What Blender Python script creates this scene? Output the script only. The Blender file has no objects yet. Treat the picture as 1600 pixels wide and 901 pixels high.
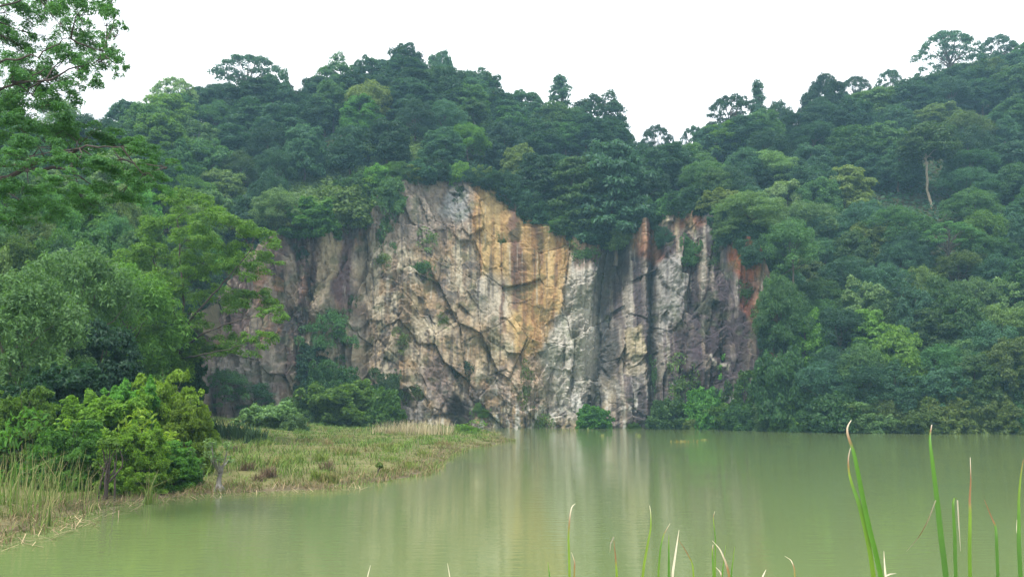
import bpy, math, random
import numpy as np
from mathutils import Vector

# ------------------------------------------------------------------ camera, sky, sun, exposure
S = bpy.context.scene
COL = S.collection
F = 1331.0                      # focal length in pixels of a 1600 px wide frame
TH = math.radians(8.1)          # camera tilted up
CZ = 3.0                        # eye height above the water
cam = bpy.data.cameras.new('camera'); cam_o = bpy.data.objects.new('camera', cam); COL.objects.link(cam_o)
cam.sensor_width = 36.0; cam.lens = 36.0 * F / 1600.0; cam.clip_start = 0.1; cam.clip_end = 3000
cam_o.location = (0, 0, CZ); cam_o.rotation_euler = (math.radians(90) + TH, 0, 0)
S.camera = cam_o

SUN_EL, SUN_AZ = 60.0, 204.0    # high veiled sun, behind the camera to the left
W = bpy.data.worlds.new('World'); S.world = W; W.use_nodes = True
nt = W.node_tree; nt.nodes.clear()
out = nt.nodes.new('ShaderNodeOutputWorld'); bg = nt.nodes.new('ShaderNodeBackground')
sky = nt.nodes.new('ShaderNodeTexSky'); sky.sky_type = 'NISHITA'; sky.sun_disc = False
sky.sun_elevation = math.radians(SUN_EL); sky.sun_rotation = math.radians(SUN_AZ)
tc = nt.nodes.new('ShaderNodeTexCoord'); nz = nt.nodes.new('ShaderNodeTexNoise')
nz.inputs['Scale'].default_value = 2.2; nz.inputs['Detail'].default_value = 5
rp = nt.nodes.new('ShaderNodeValToRGB')      # the overcast layer: white cloud, faintly uneven
rp.color_ramp.elements[0].position = 0.3; rp.color_ramp.elements[0].color = (9.2, 9.6, 10.0, 1)
rp.color_ramp.elements[1].position = 0.7; rp.color_ramp.elements[1].color = (11.0, 11.1, 11.2, 1)
mx = nt.nodes.new('ShaderNodeMix'); mx.data_type = 'RGBA'; mx.inputs[0].default_value = 0.9
nt.links.new(tc.outputs['Generated'], nz.inputs['Vector']); nt.links.new(nz.outputs['Fac'], rp.inputs['Fac'])
nt.links.new(sky.outputs[0], mx.inputs[6]); nt.links.new(rp.outputs[0], mx.inputs[7])
nt.links.new(mx.outputs[2], bg.inputs['Color']); bg.inputs['Strength'].default_value = 0.085
nt.links.new(bg.outputs[0], out.inputs['Surface'])

sun = bpy.data.lights.new('sun', 'SUN'); sun.energy = 2.2; sun.angle = math.radians(10); sun.color = (1.0, 0.96, 0.88)
sun_o = bpy.data.objects.new('sun', sun); COL.objects.link(sun_o)
az, el = math.radians(SUN_AZ), math.radians(SUN_EL)
sd = Vector((math.sin(az) * math.cos(el), math.cos(az) * math.cos(el), math.sin(el)))   # towards the sun
sun_o.rotation_euler = (-sd).to_track_quat('-Z', 'Y').to_euler(); sun_o.location = sd * 300

S.view_settings.view_transform = 'Standard'; S.view_settings.look = 'None'
S.view_settings.gamma = 1.0; S.view_settings.use_curve_mapping = False
S.view_settings.exposure = 1.25
S.render.engine = 'CYCLES'
cy = S.cycles
cy.max_bounces = 6; cy.diffuse_bounces = 3; cy.glossy_bounces = 3; cy.transmission_bounces = 3; cy.volume_bounces = 1
cy.caustics_reflective = False; cy.caustics_refractive = False; cy.use_denoising = True
cy.sample_clamp_indirect = 6
try: cy.denoiser = 'OPENIMAGEDENOISE'
except Exception: pass

# ------------------------------------------------------------------ helpers
rng = np.random.default_rng(7)
CT, ST = math.cos(TH), math.sin(TH)
def uv_of(px, py):
    """pixel of the photograph -> (x/y, (z-CZ)/y), the direction it looks in"""
    a = (np.asarray(px, float) - 800) / F; b = (450.5 - np.asarray(py, float)) / F
    d = CT - b * ST
    return a / d, (ST + b * CT) / d
def px_of(x, y, z):
    z = z - CZ
    fw = y * CT + z * ST; up = -y * ST + z * CT
    return 800 + F * x / fw, 450.5 - F * up / fw
def at(px, py, Y):
    u, v = uv_of(px, py); return Vector((float(u) * Y, Y, CZ + float(v) * Y))
def on_plane(px, py, z=0.0):
    u, v = uv_of(px, py); Y = (z - CZ) / float(v); return Vector((float(u) * Y, Y, z))
def h2(ix, iy, s):
    n = (ix.astype(np.int64) * 374761393 + iy.astype(np.int64) * 668265263 + s * 1274126177) & 0xffffffff
    n = ((n ^ (n >> 13)) * 1274126177) & 0xffffffff
    n = ((n ^ (n >> 15)) * 2246822519) & 0xffffffff
    return ((n ^ (n >> 16)) & 0xffffff) / float(0xffffff)
def vnoise(x, y, s=0):
    ix, iy = np.floor(x), np.floor(y); fx, fy = x - ix, y - iy
    fx = fx * fx * (3 - 2 * fx); fy = fy * fy * (3 - 2 * fy)
    a, b, c, d = h2(ix, iy, s), h2(ix + 1, iy, s), h2(ix, iy + 1, s), h2(ix + 1, iy + 1, s)
    return (a * (1 - fx) + b * fx) * (1 - fy) + (c * (1 - fx) + d * fx) * fy
def fbm(x, y, s=0, o=4):
    t = 0; a = 0.5; n = 0
    for i in range(o):
        t = t + a * vnoise(x * 2 ** i, y * 2 ** i, s + i * 17); n += a; a *= 0.5
    return t / n
def worley(x, y, s=0):
    ix, iy = np.floor(x), np.floor(y)
    f1 = np.full(x.shape, 9.0); f2 = np.full(x.shape, 9.0)
    cx = np.zeros_like(x); cyy = np.zeros_like(x); dx = np.zeros_like(x); dy = np.zeros_like(x)
    for i in (-1, 0, 1):
        for j in (-1, 0, 1):
            gx, gy = ix + i, iy + j
            ox = gx + 0.1 + 0.8 * h2(gx, gy, s) - x; oy = gy + 0.1 + 0.8 * h2(gx, gy, s + 101) - y
            d = np.sqrt(ox * ox + oy * oy)
            m = d < f1
            f2 = np.where(m, f1, np.minimum(f2, d)); f1 = np.where(m, d, f1)
            cx = np.where(m, gx, cx); cyy = np.where(m, gy, cyy); dx = np.where(m, -ox, dx); dy = np.where(m, -oy, dy)
    return f1, f2, cx, cyy, dx, dy
def sstep(a, b, x):
    t = np.clip((x - a) / (b - a), 0, 1); return t * t * (3 - 2 * t)

def mesh_np(name, V, Fq, cols=None, smooth=False):
    me = bpy.data.meshes.new(name)
    V = np.asarray(V, np.float32); Fq = np.asarray(Fq, np.int32); k = Fq.shape[1]
    me.vertices.add(len(V)); me.vertices.foreach_set('co', V.ravel())
    me.loops.add(Fq.size); me.loops.foreach_set('vertex_index', Fq.ravel())
    me.polygons.add(len(Fq)); me.polygons.foreach_set('loop_start', np.arange(0, Fq.size, k, dtype=np.int32))
    me.polygons.foreach_set('loop_total', np.full(len(Fq), k, np.int32))
    if smooth: me.polygons.foreach_set('use_smooth', np.ones(len(Fq), bool))
    me.update(calc_edges=True)
    if cols is not None:
        at_ = me.color_attributes.new('Col', 'FLOAT_COLOR', 'POINT')
        c4 = np.ones((len(V), 4), np.float32); c4[:, :3] = cols; at_.data.foreach_set('color', c4.ravel())
    return me
def link(name, me, mat=None, parent=None):
    o = bpy.data.objects.new(name, me); COL.objects.link(o)
    if mat is not None and me is not None:
        if len(me.materials) == 0: me.materials.append(mat)
        elif me.materials[0] != mat:
            o.material_slots[0].link = 'OBJECT'; o.material_slots[0].material = mat
    if parent is not None: o.parent = parent
    return o
def tag(o, label=None, cat=None, group=None, kind=None):
    if label: o['label'] = label
    if cat: o['category'] = cat
    if group: o['group'] = group
    if kind: o['kind'] = kind
    return o
def empty(name, loc=(0, 0, 0)):
    o = bpy.data.objects.new(name, None); COL.objects.link(o); o.location = loc; o.empty_display_size = 0.3
    return o

# ------------------------------------------------------------------ materials
def new_mat(name):
    m = bpy.data.materials.new(name); m.use_nodes = True
    n = m.node_tree; b = n.nodes['Principled BSDF']
    return m, n, b, n.nodes['Material Output']
def leaf_mat(name, c, trans=0.42, spread=0.35, spec=0.3, rough=0.55):
    m, n, b, o = new_mat(name); N = n.nodes.new; L = n.links.new
    g = N('ShaderNodeNewGeometry'); oi = N('ShaderNodeObjectInfo')
    r = N('ShaderNodeValToRGB')
    lo = [x * (1 - spread) for x in c]; hi = [c[0] * (1 + spread) * 1.12, c[1] * (1 + spread), c[2] * (1 + spread * 0.6)]
    r.color_ramp.elements[0].color = (*lo, 1); r.color_ramp.elements[1].color = (*hi, 1)
    L(g.outputs['Random Per Island'], r.inputs['Fac'])
    hs = N('ShaderNodeHueSaturation')
    mr = N('ShaderNodeMapRange'); mr.inputs[3].default_value = 0.72; mr.inputs[4].default_value = 1.55
    L(oi.outputs['Random'], mr.inputs[0]); L(mr.outputs[0], hs.inputs['Value'])
    mh = N('ShaderNodeMapRange'); mh.inputs[3].default_value = 0.482; mh.inputs[4].default_value = 0.515
    mm = N('ShaderNodeMath'); mm.operation = 'MULTIPLY'; mm.inputs[1].default_value = 7.31
    fr = N('ShaderNodeMath'); fr.operation = 'FRACT'
    L(oi.outputs['Random'], mm.inputs[0]); L(mm.outputs[0], fr.inputs[0]); L(fr.outputs[0], mh.inputs[0]); L(mh.outputs[0], hs.inputs['Hue'])
    L(r.outputs[0], hs.inputs['Color']); L(hs.outputs[0], b.inputs['Base Color'])
    b.inputs['Roughness'].default_value = rough; b.inputs['Specular IOR Level'].default_value = spec
    t = N('ShaderNodeBsdfTranslucent'); mix = N('ShaderNodeMixShader'); mix.inputs[0].default_value = trans
    tcx = N('ShaderNodeMix'); tcx.data_type = 'RGBA'; tcx.blend_type = 'MULTIPLY'; tcx.inputs[0].default_value = 1
    tcx.inputs[7].default_value = (1.25, 1.3, 0.55, 1)
    L(hs.outputs[0], tcx.inputs[6]); L(tcx.outputs[2], t.inputs['Color'])
    L(b.outputs[0], mix.inputs[1]); L(t.outputs[0], mix.inputs[2]); L(mix.outputs[0], o.inputs['Surface'])
    return m
LEAF = {
    'deep':   leaf_mat('leaf_deep', (0.026, 0.076, 0.040)),
    'blue':   leaf_mat('leaf_blue', (0.036, 0.096, 0.058)),
    'mid':    leaf_mat('leaf_mid', (0.054, 0.132, 0.046)),
    'fresh':  leaf_mat('leaf_fresh', (0.078, 0.190, 0.034), 0.45),
    'leafgreen': leaf_mat('leaf_green', (0.095, 0.255, 0.040), 0.48),
    'olive':  leaf_mat('leaf_olive', (0.090, 0.150, 0.046)),
    'pale':   leaf_mat('leaf_pale', (0.105, 0.190, 0.078)),
    'lime':   leaf_mat('leaf_lime', (0.120, 0.225, 0.032), 0.48),
    'yellow': leaf_mat('leaf_yellow', (0.130, 0.175, 0.045), 0.4),
}
def bark_mat(name, c1, c2):
    m, n, b, o = new_mat(name); N = n.nodes.new; L = n.links.new
    t = N('ShaderNodeTexCoord'); mp = N('ShaderNodeMapping'); mp.inputs['Scale'].default_value = (6, 6, 1.2)
    z = N('ShaderNodeTexNoise'); z.inputs['Scale'].default_value = 2.0; z.inputs['Detail'].default_value = 6
    r = N('ShaderNodeValToRGB'); r.color_ramp.elements[0].color = (*c1, 1); r.color_ramp.elements[1].color = (*c2, 1)
    r.color_ramp.elements[0].position = 0.3; r.color_ramp.elements[1].position = 0.7
    bp = N('ShaderNodeBump'); bp.inputs['Strength'].default_value = 0.6; bp.inputs['Distance'].default_value = 0.03
    L(t.outputs['Object'], mp.inputs[0]); L(mp.outputs[0], z.inputs['Vector']); L(z.outputs['Fac'], r.inputs['Fac'])
    L(r.outputs[0], b.inputs['Base Color']); L(z.outputs['Fac'], bp.inputs['Height']); L(bp.outputs[0], b.inputs['Normal'])
    b.inputs['Roughness'].default_value = 0.9
    return m
BARK = bark_mat('bark_brown', (0.05, 0.04, 0.03), (0.13, 0.11, 0.085))
BARK_PALE = bark_mat('bark_pale', (0.16, 0.13, 0.09), (0.32, 0.27, 0.19))
BARK_GREY = bark_mat('bark_grey', (0.10, 0.09, 0.08), (0.28, 0.26, 0.23))
BARK_DARK = bark_mat('bark_dark', (0.03, 0.022, 0.018), (0.08, 0.06, 0.05))

def col_mat(name, rough=0.9, trans=0.0, noise=None, bump=None, spec=0.2, island=0.0):
    """surface coloured by the mesh's own Col attribute, with grain"""
    m, n, b, o = new_mat(name); N = n.nodes.new; L = n.links.new
    a = N('ShaderNodeAttribute'); a.attribute_name = 'Col'
    src = a.outputs['Color']
    if noise:
        t = N('ShaderNodeTexCoord'); z = N('ShaderNodeTexNoise'); z.inputs['Scale'].default_value = noise[0]
        z.inputs['Detail'].default_value = 8; z.inputs['Roughness'].default_value = 0.65
        L(t.outputs['Object'], z.inputs['Vector'])
        mr = N('ShaderNodeMapRange'); mr.inputs[1].default_value = 0.25; mr.inputs[2].default_value = 0.75
        mr.inputs[3].default_value = 1 - noise[1]; mr.inputs[4].default_value = 1 + noise[1]
        L(z.outputs['Fac'], mr.inputs[0])
        mx_ = N('ShaderNodeVectorMath'); mx_.operation = 'SCALE'
        L(src, mx_.inputs[0]); L(mr.outputs[0], mx_.inputs['Scale']); src = mx_.outputs[0]
    if island:
        g = N('ShaderNodeNewGeometry'); mr = N('ShaderNodeMapRange')
        mr.inputs[3].default_value = 1 - island; mr.inputs[4].default_value = 1 + island
        L(g.outputs['Random Per Island'], mr.inputs[0])
        mx2 = N('ShaderNodeVectorMath'); mx2.operation = 'SCALE'
        L(src, mx2.inputs[0]); L(mr.outputs[0], mx2.inputs['Scale']); src = mx2.outputs[0]
    L(src, b.inputs['Base Color'])
    if bump:
        t2 = N('ShaderNodeTexCoord'); z2 = N('ShaderNodeTexNoise'); z2.inputs['Scale'].default_value = bump[0]; z2.inputs['Detail'].default_value = 10
        L(t2.outputs['Object'], z2.inputs['Vector'])
        bp = N('ShaderNodeBump'); bp.inputs['Strength'].default_value = bump[1]; bp.inputs['Distance'].default_value = bump[2]
        L(z2.outputs['Fac'], bp.inputs['Height']); L(bp.outputs[0], b.inputs['Normal'])
    b.inputs['Roughness'].default_value = rough; b.inputs['Specular IOR Level'].default_value = spec
    if trans:
        t = N('ShaderNodeBsdfTranslucent'); mix = N('ShaderNodeMixShader'); mix.inputs[0].default_value = trans
        L(src, t.inputs['Color']); L(b.outputs[0], mix.inputs[1]); L(t.outputs[0], mix.inputs[2]); L(mix.outputs[0], o.inputs['Surface'])
    return m
M_ROCK = col_mat('quarry_rock', 0.85, noise=(1.6, 0.38), bump=(2.5, 0.45, 0.2), spec=0.25)
M_SOIL = col_mat('soil', 0.95, noise=(0.8, 0.35), bump=(3.0, 0.5, 0.1))
M_GRASS = col_mat('grass_blades', 0.6, 0.3, island=0.35)
M_REED = col_mat('reed_leaf', 0.45, 0.25, spec=0.35, noise=(9.0, 0.18))

# ------------------------------------------------------------------ lie of the land
def ctrl(pts):
    p = np.array(pts, float); u, v = uv_of(p[:, 0], p[:, 1]); return u, v
D_U = (np.array([-2600, -900, -300, 0, 150, 230, 300, 330, 430, 560, 780, 1000, 1130, 1215, 1300, 1600, 2000, 2600, 4200], float) - 800) / F
D_V = np.array([40, 44, 48, 52, 60, 78, 108, 118, 126, 135, 143, 143, 134, 122, 116, 109, 98, 80, 60], float)
def Dof(u): return np.interp(u, D_U, D_V)
SK_U, SK_V = ctrl([(-900, 110), (0, 118), (100, 130), (150, 150), (200, 148), (240, 132), (290, 135), (330, 118), (400, 95), (450, 118), (475, 125),
    (520, 105), (600, 88), (650, 78), (700, 90), (740, 112), (800, 145), (830, 150), (870, 152), (930, 155), (990, 200), (1050, 208),
    (1090, 195), (1130, 172), (1180, 155), (1230, 168), (1260, 145), (1330, 124), (1400, 110), (1450, 88), (1520, 72), (1600, 62), (2400, 40)])
CT_U, CT_V = ctrl([(150, 640), (250, 600), (290, 510), (330, 470), (400, 385), (430, 352), (500, 338), (560, 298), (600, 276), (680, 270), (760, 280),
    (790, 298), (840, 343), (900, 362), (950, 382), (1000, 350), (1060, 330), (1128, 320), (1142, 364), (1185, 388), (1202, 440), (1214, 520), (1232, 610), (1250, 640), (1300, 655)])
LEAN = 0.13
def Wof(u): return np.interp(u, (np.array([-900, 0, 300, 500, 640, 1000, 1200, 1400, 1600, 2400], float) - 800) / F, [90, 92, 75, 58, 52, 50, 62, 88, 100, 110])
def ztop_of(u):
    v = np.interp(u, CT_U, CT_V); D = Dof(u); z = (CZ + v * D) / (1 - LEAN * v); return np.maximum(z, 0.6)
def zridge_of(u):
    Y = Dof(u) + Wof(u); return CZ + np.interp(u, SK_U, SK_V) * Y - 10.5
def setback(u): return 1.5 + 6.5 * sstep(0.5, 8, ztop_of(u))
def terrain(u, Y):
    """height of the hill behind the shore or the cliff top"""
    zt = ztop_of(u); y0 = Dof(u) + LEAN * zt + setback(u); t = (Y - y0) / np.maximum(Dof(u) + Wof(u) - y0, 5)
    zr = np.maximum(zridge_of(u), zt + 3)
    t1 = np.clip(t, 0, 1); z = zt - 0.3 + (zr - zt) * (t1 ** 0.92)
    z = z - np.maximum(t - 1, 0) * 12
    X = u * Y
    return z + (fbm(X / 14, Y / 14, 5, 3) - 0.5) * 3.0 * sstep(0, 0.1, t) * sstep(1.3, 0.9, t)

# peninsula outline on the water level
pen_px = [(-160, 905), (-60, 868), (0, 840), (60, 824), (110, 808), (150, 792), (240, 778), (340, 769), (420, 767), (500, 764), (560, 759), (620, 747),
          (660, 735), (688, 720), (702, 708), (730, 699), (778, 692), (792, 685), (782, 678), (755, 672)]
PEN = [on_plane(a, b)[:2] for a, b in pen_px] + [(-9, 150), (-70, 150), (-110, 90), (-110, 20), (-16, 8.5)]
PEN = np.array([tuple(p) for p in PEN], float)
def poly_sd(x, y, P):
    d = np.full(x.shape, 1e9); ins = np.zeros(x.shape, bool)
    for i in range(len(P)):
        a, b = P[i], P[(i + 1) % len(P)]; e = b - a
        t = np.clip(((x - a[0]) * e[0] + (y - a[1]) * e[1]) / (e @ e), 0, 1)
        d = np.minimum(d, np.hypot(x - a[0] - t * e[0], y - a[1] - t * e[1]))
        c = ((a[1] > y) != (b[1] > y)) & (x < (b[0] - a[0]) * (y - a[1]) / (b[1] - a[1] + 1e-12) + a[0])
        ins ^= c
    return np.where(ins, d, -d)
def pen_z(x, y):
    sd_ = poly_sd(x, y, PEN) + (fbm(x / 2.5, y / 2.5, 3, 3) - 0.5) * 2.2
    up = 0.55 * (1 - np.exp(-np.maximum(sd_, 0) / 5)) + 0.06 * np.maximum(sd_ - 14, 0) * sstep(-10, -30, x)
    return np.where(sd_ > 0, up, np.maximum(-1.4, 0.22 * sd_)) + (fbm(x / 0.9, y / 0.9, 9, 3) - 0.5) * 0.12, sd_

# hills: one sheet from the lake floor up over the ridges
nu = 320
us = np.concatenate([np.linspace(-2.6, -0.72, 30), np.linspace(-0.7, 0.7, nu - 60), np.linspace(0.72, 2.6, 30)])
near_t = np.concatenate([[0.06], np.linspace(0.12, 1, 16)])
far_o = np.concatenate([np.linspace(0.0, 110, 60), np.linspace(118, 190, 14)])
rows = []
Dv = Dof(us); zt = ztop_of(us)
for t in near_t:
    Y = np.maximum(Dv * t, 6); Y = Y + (t == 1) * (setback(us) - 0.3)
    rows.append(np.stack([us * Y, Y, np.full(nu, -1.5)], 1))
for k, o_ in enumerate(far_o):
    Y = Dv + LEAN * zt + setback(us) + o_
    z = terrain(us, Y)
    rows.append(np.stack([us * Y, Y, z], 1))
V = np.concatenate(rows); R = len(rows)
ii = np.arange(R - 1)[:, None] * nu + np.arange(nu - 1)[None, :]
Fq = np.stack([ii, ii + 1, ii + nu + 1, ii + nu], -1).reshape(-1, 4)
nn = fbm(V[:, 0] / 6, V[:, 1] / 6, 31)
cols = np.array([0.045, 0.05, 0.025])[None] * (0.6 + 0.8 * nn[:, None])
tag(link('hills', mesh_np('hills', V, Fq, cols, True), M_SOIL), 'steep wooded hillside rising behind the quarry pond', kind='structure')

# near bank under the viewer
gx, gy = np.meshgrid(np.linspace(-30, 30, 91), np.linspace(-30, 6.5, 60))
gz = 1.4 - 2.4 * sstep(0.8, 5.5, gy) + (fbm(gx, gy, 2) - 0.5) * 0.15
Vb = np.stack([gx, gy, gz], -1).reshape(-1, 3)
ib = np.arange(59)[:, None] * 91 + np.arange(90)[None]
Fb = np.stack([ib, ib + 1, ib + 92, ib + 91], -1).reshape(-1, 4)
tag(link('near_bank', mesh_np('near_bank', Vb, Fb, np.tile([0.06, 0.07, 0.03], (len(Vb), 1)), True), M_SOIL), 'grassy bank in front of the viewer', kind='structure')

# grassy spit
gx, gy = np.meshgrid(np.arange(-72, 2.0, 0.4), np.arange(9, 149, 0.55))
gz, gs = pen_z(gx, gy)
nxp = gx.shape[1]; nyp = gx.shape[0]
Vp = np.stack([gx, gy, gz], -1).reshape(-1, 3)
ip = np.arange(nyp - 1)[:, None] * nxp + np.arange(nxp - 1)[None]
Fp = np.stack([ip, ip + 1, ip + nxp + 1, ip + nxp], -1).reshape(-1, 4)
keep = (Vp[Fp, 2].max(1) > -0.6) & (Vp[Fp, 1].max(1) < Dof(Vp[Fp, 0].mean(1) / Vp[Fp, 1].mean(1)) + 1.5)
fr_ = sstep(1.6, 0.2, gs).ravel()[:, None]
cc = np.array([0.12, 0.115, 0.045]) * (1 - fr_) + np.array([0.105, 0.085, 0.05]) * fr_
cc = cc * (0.7 + 0.6 * fbm(gx / 1.1, gy / 1.1, 12).ravel()[:, None])
tag(link('grassy_spit', mesh_np('grassy_spit', Vp, Fp[keep], cc, True), M_SOIL), 'low grassy spit reaching into the pond', kind='structure')

# water
m, n, b, o = new_mat('pond_water'); N = n.nodes.new; L = n.links.new
b.inputs['Base Color'].default_value = (0.128, 0.170, 0.064, 1); b.inputs['Roughness'].default_value = 0.05; b.inputs['IOR'].default_value = 1.33
t = N('ShaderNodeTexCoord'); mp = N('ShaderNodeMapping'); mp.inputs['Scale'].default_value = (0.9, 2.2, 1)
z1 = N('ShaderNodeTexNoise'); z1.inputs['Scale'].default_value = 1.6; z1.inputs['Detail'].default_value = 4
z2 = N('ShaderNodeTexNoise'); z2.inputs['Scale'].default_value = 0.12; z2.inputs['Detail'].default_value = 3
mu = N('ShaderNodeMath'); mu.operation = 'MULTIPLY'
mrw = N('ShaderNodeMapRange'); mrw.inputs[1].default_value = 0.35; mrw.inputs[2].default_value = 0.7; mrw.inputs[3].default_value = 0.25; mrw.inputs[4].default_value = 1.0
bp = N('ShaderNodeBump'); bp.inputs['Strength'].default_value = 0.28; bp.inputs['Distance'].default_value = 0.05
L(t.outputs['Object'], mp.inputs[0]); L(mp.outputs[0], z1.inputs['Vector']); L(t.outputs['Object'], z2.inputs['Vector'])
L(z2.outputs['Fac'], mrw.inputs[0]); L(z1.outputs['Fac'], mu.inputs[0]); L(mrw.outputs[0], mu.inputs[1])
L(mu.outputs[0], bp.inputs['Height']); L(bp.outputs[0], b.inputs['Normal'])
M_WATER = m
Vw = [(-330, 4.2, 0), (330, 4.2, 0), (330, 200, 0), (-330, 200, 0)]
tag(link('water', mesh_np('water', Vw, [[0, 1, 2, 3]]), M_WATER), 'still murky green pond water', kind='structure')

# ------------------------------------------------------------------ the quarry cliff
def blob(px, py, cx, cyy, rx, ry, soft=0.35):
    d = np.sqrt(((px - cx) / rx) ** 2 + ((py - cyy) / ry) ** 2); return sstep(1 + soft, 1 - soft, d)
def inpoly(px, py, P, soft):
    return sstep(-soft, soft, poly_sd(px, py, np.array(P, float)))
def cliff_color(px, py, Sx, Z):
    w1 = (fbm(px / 40, py / 60, 51) - 0.5) * 44; w2 = (fbm(px / 36, py / 40, 52) - 0.5) * 36
    w3 = (fbm(px / 9, py / 16, 53) - 0.5) * 14
    x = px + w1 + w3; y = py + w2
    C = np.empty(px.shape + (3,)); C[:] = (0.43, 0.36, 0.26)
    def lay(c, m_): C[:] = C * (1 - m_[..., None]) + np.array(c) * m_[..., None]
    streak = fbm(px / 7, py / 120, 60, 4); blot = fbm(px / 30, py / 34, 61, 4); fine = fbm(px / 6, py / 9, 62, 3)
    lay((0.52, 0.46, 0.35), sstep(0.5, 0.68, blot)); lay((0.30, 0.26, 0.22), sstep(0.47, 0.30, blot) * 0.85)
    lay((0.47, 0.36, 0.22), sstep(0.55, 0.72, fbm(px / 45, py / 60, 63)) * 0.65)
    mid_ = sstep(560, 600, px) * sstep(900, 860, px)
    lay((0.25, 0.175, 0.12), mid_ * sstep(0.47, 0.36, fbm(px / 11, py / 70, 85)) * 0.65); lay((0.38, 0.26, 0.15), mid_ * sstep(0.54, 0.66, fbm(px / 24, py / 30, 86)) * 0.6); lay((0.13, 0.115, 0.11), mid_ * sstep(0.40, 0.31, fbm(px / 14, py / 18, 87)) * 0.7)
    # grey-brown crown of the middle face
    lay((0.33, 0.28, 0.24), blob(x, y, 650, 320, 110, 60) * 0.75)
    lay((0.36, 0.36, 0.35), blob(x, y, 712, 322, 26, 26) * 0.9)
    # western face: purple-brown and black
    lay((0.19, 0.135, 0.125), inpoly(x, y, [(300, 330), (560, 300), (565, 490), (470, 520), (430, 660), (300, 670)], 14) * (0.45 + 0.5 * sstep(0.6, 0.42, fbm(px / 16, py / 50, 81))))
    lay((0.05, 0.045, 0.05), inpoly(x, y, [(400, 380), (560, 340), (560, 470), (470, 520), (420, 560)], 14) * sstep(0.44, 0.34, fbm(px / 14, py / 40, 82)) * 0.8)
    lay((0.36, 0.2, 0.11), inpoly(x, y, [(400, 380), (560, 340), (560, 470), (470, 520), (420, 560)], 14) * sstep(0.58, 0.68, fbm(px / 16, py / 40, 83)) * 0.6)
    lay((0.42, 0.35, 0.24), blob(x, y, 512, 410, 16, 62) * 0.9)
    lay((0.40, 0.34, 0.26), blob(x, y, 505, 480, 22, 40) * 0.6)
    lay((0.16, 0.105, 0.11), blob(x, y, 536, 425, 12, 62) * 0.9)
    lay((0.40, 0.17, 0.08), blob(x, y, 412, 445, 10, 26) * 0.35)
    lay((0.07, 0.07, 0.07), blob(x, y, 455, 500, 26, 22) * 0.8)
    lay((0.36, 0.33, 0.30), blob(x, y, 370, 590, 60, 50) * 0.75)
    # ochre face
    och = inpoly(x, y, [(742, 282), (776, 284), (800, 340), (845, 345), (892, 358), (893, 395), (868, 470), (845, 540), (815, 572), (796, 545), (782, 500), (757, 440), (748, 390), (738, 340)], 8)
    lay((0.46, 0.315, 0.15), och * 0.92); lay((0.56, 0.42, 0.22), och * sstep(0.5, 0.65, streak) * 0.8); lay((0.30, 0.17, 0.09), och * sstep(0.45, 0.33, streak) * 0.65)
    lay((0.58, 0.45, 0.25), blob(x, y, 770, 310, 18, 34) * 0.7)
    lay((0.50, 0.47, 0.41), blob(x, y, 770, 470, 24, 40) * 0.75)
    lay((0.19, 0.11, 0.09), inpoly(px + w3, y, [(792, 300), (806, 320), (818, 400), (812, 480), (800, 470), (797, 400)], 5) * 0.85)
    lay((0.22, 0.14, 0.10), inpoly(px + w3, y, [(780, 445), (788, 440), (790, 515), (783, 520)], 3) * 0.85)
    lay((0.24, 0.15, 0.10), inpoly(px + w3, y, [(838, 360), (846, 356), (850, 410), (842, 420)], 3) * 0.7)
    # pale columns between ochre and the dark gully
    lay((0.55, 0.52, 0.46), inpoly(x, y, [(893, 395), (945, 410), (940, 600), (915, 660), (850, 650), (845, 560)], 10) * 0.85)
    lay((0.30, 0.28, 0.26), inpoly(x, y, [(893, 395), (945, 410), (940, 600), (915, 660), (850, 650), (845, 560)], 10) * sstep(0.48, 0.36, streak) * 0.7)
    lay((0.51, 0.39, 0.29), blob(x, y, 820, 605, 40, 45) * 0.75)
    lay((0.42, 0.33, 0.22), blob(x, y, 735, 520, 50, 50) * 0.45)
    # dark gully and the black-purple eastern face
    lay((0.11, 0.115, 0.12), inpoly(x, y, [(938, 380), (985, 370), (975, 470), (955, 560), (935, 660), (915, 660), (935, 560)], 8) * 0.85)
    est = inpoly(x, y, [(975, 400), (1150, 330), (1215, 560), (1230, 680), (960, 680), (955, 560)], 12)
    lay((0.18, 0.15, 0.155), est * (0.5 + 0.45 * sstep(0.6, 0.42, fbm(px / 18, py / 40, 84))))
    lay((0.44, 0.40, 0.34), est * sstep(0.56, 0.66, streak) * 0.75); lay((0.085, 0.07, 0.08), est * sstep(0.46, 0.34, streak) * 0.8)
    lay((0.085, 0.06, 0.07), sstep(985, 1000, x) * sstep(0.55, 0.42, fbm(px / 10, py / 110, 88)) * 0.7)
    lay((0.10, 0.075, 0.09), inpoly(x, y, [(1080, 455), (1170, 420), (1195, 540), (1215, 600), (1100, 620), (1075, 530)], 12) * (0.35 + 0.6 * sstep(0.62, 0.42, fbm(px / 9, py / 22, 94))))
    lay((0.48, 0.46, 0.42), inpoly(x, y, [(1020, 400), (1062, 395), (1060, 500), (1028, 540)], 10) * 0.7)
    lay((0.07, 0.07, 0.075), inpoly(px + w3, y, [(1010, 400), (1022, 400), (1028, 520), (1030, 640), (1012, 640)], 5) * 0.85)
    lay((0.55, 0.47, 0.33), inpoly(px + w3, y, [(975, 512), (1000, 506), (1008, 560), (990, 566), (978, 550)], 3) * 0.9)
    lay((0.50, 0.44, 0.34), blob(x, y, 985, 580, 20, 14) * 0.8)
    lay((0.60, 0.56, 0.48), inpoly(px + w3 * 0.5, py, [(1100, 540), (1118, 566), (1142, 570), (1135, 580), (1112, 576)], 3) * 0.85 * sstep(0.4, 0.58, fbm(px / 5, py / 8, 93)))
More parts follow.
